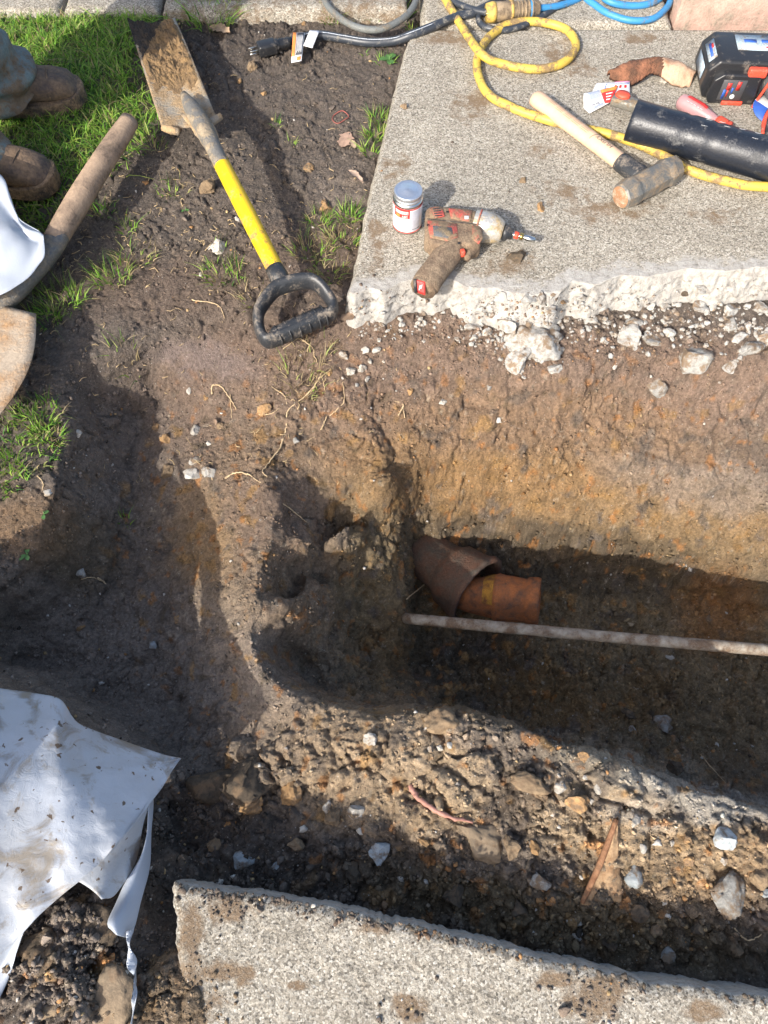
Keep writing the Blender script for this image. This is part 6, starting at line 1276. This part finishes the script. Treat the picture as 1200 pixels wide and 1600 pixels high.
# ------------------------------------------------------------------ can of cement
def can():
    P = at(636, 352, 0); P[2] = .0015; t = thing('cement_can', 'small tin can with white and red label standing on the slab', 'can', P)
    up = frame(P, (0, 0, 1), (0, -1, 0)); r0 = .0325; h = .100
    # local x = up; local z -> -y (towards the camera)
    part('body', xf(lathe([(0, .001), (0, r0 - .001), (.0012, r0 + .0008), (.003, r0), (h * .74, r0), (h * .765, r0 + .0008), (h * .78, r0 - .001), (h * .80, r0 - .003), (h * .82, r0 - .003)], 48), up), M['tin'], t)
    part('label', xf(lathe([(h * .055, r0 + .0004), (h * .72, r0 + .0004)], 60), up), M['label_white'], t)
    for a, b in ((.055, .085), (.685, .72)): part('red_band', xf(lathe([(h * a, r0 + .0008), (h * b, r0 + .0008)], 60), up), M['red'], t)
    def bend(V, F, lift=.0011, mat=None, name='print', ang0=0.):
        # V.x along the label, V.y up
        a = V[:, 0] / r0 + ang0; rr = r0 + lift; W_ = np.stack([P[0] + rr * np.sin(a), P[1] - rr * np.cos(a), P[2] + V[:, 1]], 1); return part(name, (W_, F), mat, t)
    def patch(x0, x1, z0, z1, n=10): xs_ = np.linspace(x0, x1, n); V = np.array([(x, z0, 0) for x in xs_] + [(x, z1, 0) for x in xs_]); return V, [(i, i + 1, n + i + 1, n + i) for i in range(n - 1)]
    bend(*patch(-.034, .004, h * .47, h * .69), .0010, M['red'], 'red_panel'); bend(*patch(-.030, .0005, h * .585, h * .665), .0014, M['white_print'], 'white_panel')
    V, F = textVF('ACTION', .0095, .030); V[:, 0] -= .0155; V[:, 1] += h * .623; bend(V, F, .0019, M['dark_print'], 'lettering')
    V, F = textVF('ABS', .010, .013); V[:, 0] -= .007; V[:, 1] += h * .52; bend(V, F, .0016, M['white_print'], 'lettering')
    V, F = patch(-.028, -.018, h * .49, h * .56, 3); bend(V, F, .0014, M['orange_print'], 'orange_mark')
    gp = mat_plain('faint_label_print', (.45, .47, .55), .6)
    for k in range(6): bend(*patch(-.026, .0, h * (.40 - .05 * k), h * (.415 - .05 * k)), .0010, gp, 'print_line')
    bend(*patch(.0065, .030, h * .10, h * .66), .0009, mat_plain('grey_label_panel', (.50, .51, .58), .5), 'grey_panel'); bend(*patch(.010, .030, h * .15, h * .165), .0014, M['dark_print'], 'print_line')
    part('cap', xf(lathe([(h * .81, .001), (h * .81, r0 - .0025), (h * .825, r0 - .0015), (h * .85, r0 - .0015), (h * .86, r0 - .0028), (h * .88, r0 - .0028), (h * .89, r0 - .0015), (h * .955, r0 - .0012), (h * .975, r0 - .003), (h * .965, r0 - .006), (h * .962, r0 - .010), (h * .972, r0 - .012), (h * .970, .012), (h * .985, .010), (h * .985, .001)], 48), up), mat_plain('tin_cap', (.66, .70, .76), .32, .85, .0004, 200, .06), t)
can()

# ------------------------------------------------------------------ muddy driver
def driver():
    t = thing('impact_driver', 'mud caked red cordless driver lying on its side on the slab', 'power tool', at(710, 375, 0))
    def outline(pts, z): return [tuple(at(p[0], p[1], z)[:2]) for p in pts]
    def rough(vf, s=.0012, sc=60): V, F = vf; return V + s * fbm(np.asarray(V), sc, 3)[:, None], F
    def fine(vf, k=2):
        bm = bmesh.new(); vs = [bm.verts.new(v) for v in vf[0]]; [bm.faces.new([vs[i] for i in f]) for f in vf[1]]; bmesh.ops.triangulate(bm, faces=bm.faces[:]); bmesh.ops.subdivide_edges(bm, edges=[e for e in bm.edges if e.calc_length() > .006], cuts=k, use_grid_fill=True); bm.verts.index_update(); V = np.array([v.co[:] for v in bm.verts]); F = [tuple(v.index for v in f.verts) for f in bm.faces]; bm.free(); return V, F
    zt = .056
    hs = outline([(665, 324), (678, 319), (700, 321), (738, 325), (752, 331), (756, 352), (752, 378), (735, 383), (712, 380), (700, 386), (676, 380), (664, 368)], zt)
    part('housing', rough(fine(prism(hs, .006, zt, .011, 3)), .0022, 45), M['toolmud'], t, label='mud caked motor housing')
    part('handle', rough(tube(spline([at(716, 366, .030), at(706, 388, .031), at(690, 410, .031), at(672, 434, .030), at(660, 452, .029)], 8), [.030, .031, .031, .030, .031, .029], 24, ell=.86), .0030, 38), M['toolmud'], t, label='handle caked in brown mud')
    e0, e1 = at(671, 436, .030), at(658, 456, .029); V, F = lathe([(0, .030), (.018, .031), (.026, .028), (.028, .001)], 26); V[:, 2] *= .86; part('battery_end', xf(rough((V, F), .0015), frame(e0, e1 - e0)), M['toolmud'], t)
    c4 = [at(648, 433, .050), at(664, 437, .050), at(664, 458, .026), at(650, 453, .026)]; c4 = [q + np.array([-.0, -.010, .004]) for q in c4]
    bl = part('battery_label', quad_sheet(c4, 5, 5, .0012), M['red'], t); 
    A, B, Cc, D = c4; f = lambda u, v, l: (A * (1 - u) + B * u) * (1 - v) + (D * (1 - u) + Cc * u) * v + np.array([0, -l, l])
    part('white_mark', tube(spline([f(.35, .75, .001), f(.5, .35, .001), f(.55, .6, .001), f(.7, .25, .001)], 4), .0010, 5), M['white_print'], bl); part('black_edge', tube([A, D], .004, 8), M['black_pl'], t)
    def panel(pts, mat, name, z=.0575, th=.004, lab=None, par=None): return part(name, prism(outline(pts, z), z - th, z, .0008, 1), mat, par or t, label=lab)
    p1 = panel([(670, 324), (690, 322), (695, 337), (673, 341)], M['toolred'], 'vent_panel', .0585)
    for k in range(4): panel([(676 + k, 325.5 + 3.6 * k), (688 + k, 324.5 + 3.6 * k), (688.5 + k, 326 + 3.6 * k), (676.5 + k, 327 + 3.6 * k)], M['black_pl'], 'vent_slot', .0590, .001, None, p1)
    panel([(701, 325), (738, 329), (735, 346), (705, 340)], M['toolred'], 'red_panel', .0585)
    panel([(726, 337), (733, 337), (732, 342), (726, 342)], M['label_white'], 'white_print', .0592, .001)
    panel([(668, 344), (714, 349), (716, 370), (700, 376), (672, 370)], M['toolred'], 'side_panel', .0582); panel([(676, 352), (706, 355), (708, 364), (700, 372), (678, 368)], mat_dirty('grey_rubber_pad', (.12, .125, .13), (.24, .18, .11), .45, 40, .8), 'grey_pad', .0592)
    panel([(738, 352), (752, 356), (755, 372), (748, 380), (738, 372)], M['toolred'], 'red_panel', .0585)
    for q in ((699, 331), (744, 334), (669, 352), (717, 380), (748, 374)): part('screw', xf(lathe([(-.002, .0005), (.0008, .0028), (.0, .0032)], 12), frame(at(q[0], q[1], .0585), (0, 0, 1), (1, 0, 0))), M['black_cl'], t)
    part('seam', tube(spline(a3([(667, 342, .0578), (700, 345.5, .0578), (722, 348, .0578), (752, 351, .0578)]), 5), .0008, 6), M['black_cl'], t)
    a, b = at(748, 352, .034), at(786, 362, .031); L = np.linalg.norm(b - a); fr = frame(a, b - a)
    part('nose', xf(rough(lathe([(-.012, .031), (.0, .033), (L * .35, .0335), (L * .7, .030), (L * .92, .025), (L, .022), (L, .001)], 30), .0008), fr), M['nose'], t)
    part('boot_ring', xf(lathe([(-.003, .0325), (-.003, .0340), (.001, .0340), (.001, .0325)], 30), fr), M['toolred'], t)
    part('chuck', xf(lathe([(L, .002), (L, .0155), (L + .004, .017), (L + .012, .016), (L + .014, .012), (L + .022, .0125), (L + .022, .003)], 20), fr), M['black_pl'], t)
    part('bit', xf(lathe([(L + .02, .005), (L + .050, .005), (L + .052, .0065), (L + .074, .0065), (L + .074, .001)], 14), fr), M['tin'], t); part('bit_ring', xf(lathe([(L + .026, .004), (L + .026, .008), (L + .036, .008), (L + .036, .004)], 16), fr), M['redorange'], t); part('bit_ring', xf(lathe([(L + .038, .004), (L + .038, .0075), (L + .046, .0075), (L + .046, .004)], 16), fr), M['brass'], t, label='brass ring on the bit')
    part('trigger', rough(tube(spline([at(746, 376, .032), at(741, 387, .032), at(733, 396, .032), at(730, 404, .032)], 5), [.008, .012, .010, .007], 14, ell=1.2), .001), M['toolmud'], t); part('switch', xf(bevbox(.010, .012, .016, .003, 2), frame(at(723, 395, .042), (1, .3, 0))), M['redorange'], t)
driver()
# ------------------------------------------------------------------ the worker at the left edge
def person():
    base = at(-20, 200, -.02)
    t = thing('person', 'worker standing at the left edge in muddy blue green trousers and brown boots', 'person', base)
    feet = []
    for (tx, ty, ang) in ((124, 128, 13), (79, 268, -7)):
        T = at(tx, ty, .03); T[2] = -.015; d = np.array([math.cos(R(ang)), math.sin(R(ang)), 0]); heel = T - d * .30; fr = frame(heel, d)
        st = np.linspace(0, 1, 25); V = []; F = []; sg = 22
        for s in st:
            x = .30 * s; w = np.interp(s, [0, .03, .12, .35, .6, .8, .92, .98, 1], [.012, .028, .036, .035, .047, .051, .044, .027, .006]); h = np.interp(s, [0, .05, .15, .32, .5, .68, .82, .92, .98, 1], [.05, .10, .13, .13, .105, .088, .078, .066, .042, .02])
            for k in range(sg):
                a = 2 * math.pi * k / sg; cy, cz = math.cos(a), math.sin(a); V.append((x, w * math.copysign(abs(cy) ** .75, cy), .022 + (h - .022) * (.5 + .5 * math.copysign(abs(cz) ** .8, cz))))
        for i in range(24):
            for k in range(sg): F.append((i * sg + k, i * sg + (k + 1) % sg, (i + 1) * sg + (k + 1) % sg, (i + 1) * sg + k))
        F += [tuple(range(sg))[::-1], tuple(range(24 * sg, 25 * sg))]; V = np.array(V); V += .0025 * fbm(V, 26, 3, tx)[:, None] + .002 * (np.abs(np.sin(V[:, :1] * 90)) * (V[:, :1] > .12) * (V[:, :1] < .2))
        b = part('boot', xf((V, F), fr), M['leather'], t)
        pts = [(np.interp(s, [0, 1], [-.003, .304]), 0) for s in st]; up_ = []
        for s in st: up_.append((-.003 + .309 * s, np.interp(s, [0, .03, .12, .35, .6, .8, .92, .98, 1], [.014, .032, .040, .039, .051, .055, .049, .033, .010])))
        ol = [(x, y) for x, y in up_] + [(x, -y) for x, y in up_[::-1]]; V, F = prism(ol[::-1], 0, .030, .004, 2); V[:, 2] += .012 * sstep(.22, .31, V[:, 0]) * (V[:, 2] > .015); part('sole', xf((V, F), fr), M['solem'], b)
        V, F = tube([(.012 + 0 * k, 0, 0) for k in range(1)] * 1 + [(0, 0, 0), (.001, 0, 0)], .001, 3); 
        # toe cap seam
        P = [np.array([.225 + .008 * math.cos(q), .050 * math.sin(q), .030 + .053 * max(0, math.cos(q)) ** .7]) for q in np.linspace(-1.45, 1.45, 18)]; part('toe_seam', xf(tube(P, .0016, 6), fr), M['solem'], b)
        feet.append((heel, d))
    (hA, dA), (hB, dB) = feet; ankA = hA + dA * .075 + [0, 0, .10]; ankB = hB + dB * .07 + [0, 0, .10]
    hip = (ankA + ankB) / 2 + np.array([-.04, .0, 0]); hip[2] = .86
    fw_ = np.array([1., .1, 0]); fw_ /= np.linalg.norm(fw_); sd_ = np.array([-fw_[1], fw_[0], 0]); hipA, hipB = hip + sd_ * .10, hip - sd_ * .10
    if np.linalg.norm(ankA - hipA) > np.linalg.norm(ankA - hipB): hipA, hipB = hipB, hipA
    kA = (ankA + hipA) / 2 + fw_ * .05; kB = (ankB + hipB) / 2 + fw_ * .05
    # body: one continuous skinned figure
    ch = hip + [.03, 0, .42]; nk = ch + [.04, 0, .12]; hd_ = nk + [.05, 0, .13]; shA, shB = ch + sd_ * .19 + [0, 0, .05], ch - sd_ * .19 + [0, 0, .05]
    elA, elB = shA + [.06, .04, -.28], shB + [.08, -.03, -.28]; wrA, wrB = elA + [.20, -.04, -.14], elB + [.21, .05, -.12]
    pts = [hip, hip + [.01, 0, .2], ch, nk, hd_ - [0, 0, .04], hd_ + [.01, 0, .05], shA, elA, wrA, shB, elB, wrB, hipA, kA, ankA, hipB, kB, ankB]
    ed = [(0, 1), (1, 2), (2, 3), (3, 4), (4, 5), (2, 6), (6, 7), (7, 8), (2, 9), (9, 10), (10, 11), (0, 12), (12, 13), (13, 14), (0, 15), (15, 16), (16, 17)]
    rad = [.13, .125, .15, .055, .078, .088, .062, .045, .032, .062, .045, .032, .095, .062, .042, .095, .062, .042]
    for wi, el in ((8, 7), (11, 10)):          # hands: palm and five fingers
        dr = pts[wi] - pts[el]; dr = dr / np.linalg.norm(dr); sd2 = np.cross(dr, (0, 0, 1)); sd2 /= np.linalg.norm(sd2); palm = pts[wi] + dr * .05; pts.append(palm); rad.append(.030); pi_ = len(pts) - 1; ed.append((wi, pi_))
        for k, (o, L) in enumerate([(-.028, .07), (-.010, .08), (.010, .075), (.028, .06)]):
            b0 = palm + dr * .035 + sd2 * o; b1 = b0 + dr * L * .45 + [0, 0, -.012]; b2 = b1 + dr * L * .35 + [0, 0, -.03]; n0 = len(pts); pts += [b0, b1, b2]; rad += [.010, .009, .008]; ed += [(pi_, n0), (n0, n0 + 1), (n0 + 1, n0 + 2)]
        b0 = palm + sd2 * (.034) - dr * .01; b1 = b0 + dr * .03 + sd2 * .02 + [0, 0, -.02]; n0 = len(pts); pts += [b0, b1]; rad += [.011, .009]; ed += [(pi_, n0), (n0, n0 + 1)]
    def skinned(name, pts, ed, rad, mat, sub=2):
        me = bpy.data.meshes.new(name); b_ = np.array(o_loc[t.name]); me.from_pydata([tuple(np.asarray(p) - b_) for p in pts], ed, []); o = bpy.data.objects.new(name, me); COL.objects.link(o)
        mo = o.modifiers.new('skin', 'SKIN'); o.modifiers.new('sub', 'SUBSURF').levels = sub; o.modifiers['sub'].render_levels = sub
        for v, r_ in zip(me.skin_vertices[0].data, rad): v.radius = (r_, r_)
        me.skin_vertices[0].data[0].use_root = True
        dg = bpy.context.evaluated_depsgraph_get(); m2 = bpy.data.meshes.new_from_object(o.evaluated_get(dg)); bpy.data.objects.remove(o)
        m2.name = name; m2.materials.clear(); m2.materials.append(mat); m2.polygons.foreach_set('use_smooth', [True] * len(m2.polygons)); o = bpy.data.objects.new(name, m2); COL.objects.link(o); o.parent = t; o_loc[o.name] = o_loc[t.name]; return o
    skinned('body', pts, ed, rad, M['skin'])
    skinned('shirt', [hip + [0, 0, .06], hip + [.01, 0, .2], ch, ch + [.02, 0, .07], shA, elA, elA * .3 + wrA * .7, shB, elB, elB * .3 + wrB * .7], [(0, 1), (1, 2), (2, 3), (2, 4), (4, 5), (5, 6), (2, 7), (7, 8), (8, 9)], [.152, .148, .172, .09, .085, .062, .05, .085, .062, .05], M['shirt'])
    V, F = ICO[3]; V = np.array(V); V = V[:]; hv = V * [.105, .09, .10] + hd_ + [-.012, 0, .055]; part('hair', (hv, [tuple(f) for f in F if np.mean([V[i][2] for i in f]) > -.15 or np.mean([V[i][0] for i in f]) < -.2]), M['hair'], t)
    part('nose', (V * [.018, .012, .022] + hd_ + [.095, 0, .0], [tuple(f) for f in F]), M['skin'], t)
    for s in (-1, 1): part('ear', (V * [.018, .010, .030] + hd_ + sd_ * .088 * s, [tuple(f) for f in F]), M['skin'], t); part('eye', (V * [.011, .013, .009] + hd_ + [.082, 0, .022] + sd_ * .032 * s, [tuple(f) for f in F]), M['label_white'], t)
    part('mouth', (V * [.008, .024, .005] + hd_ + [.084, 0, -.04], [tuple(f) for f in F]), M['pinkroot'], t)
    # trousers, bunched over the boots
    rings = []
    def leg(an, d, k_, h_, seed, hem):
        C_ = [an + d * .060 + [0, 0, -.060], an + d * .045 + [0, 0, -.015], an + d * .03 + [0, 0, .03], an + d * .015 + [0, 0, .09], an * .7 + k_ * .3, k_, k_ * .5 + h_ * .5, h_]; r_ = [hem, hem * 1.06, hem * .98, hem * .86, .078, .082, .098, .125]
        P = spline(C_, 9); V, F = tube(P, [np.interp(q, np.linspace(0, 1, 8), r_) for q in np.linspace(0, 1, len(P))], 40, False, up=(1, 0, 0)); n_ = fbm(V, 9, 3, seed); fold = np.sin(V[:, 2] * 95 + 5 * fbm(V, 7, 2, seed + 9)) * np.clip(1 - (V[:, 2] - an[2] + .05) / .35, 0, 1)
        ctr = np.repeat(P, 40, 0); dr = V - ctr; dr /= np.linalg.norm(dr, axis=1)[:, None]; V = V + dr * (.014 * n_ + .009 * fold)[:, None]; return V, F
    part('trouser_leg', leg(ankA, dA, kA, hipA, 3, .082), M['jeans'], t); part('trouser_leg', leg(ankB, dB, kB, hipB, 8, .078), M['jeans'], t)
    part('trouser_seat', tube(spline([hip + [0, 0, -.08], hip, hip + [0, 0, .10]], 6), [.13, .165, .155], 30), M['jeans'], t)
person()
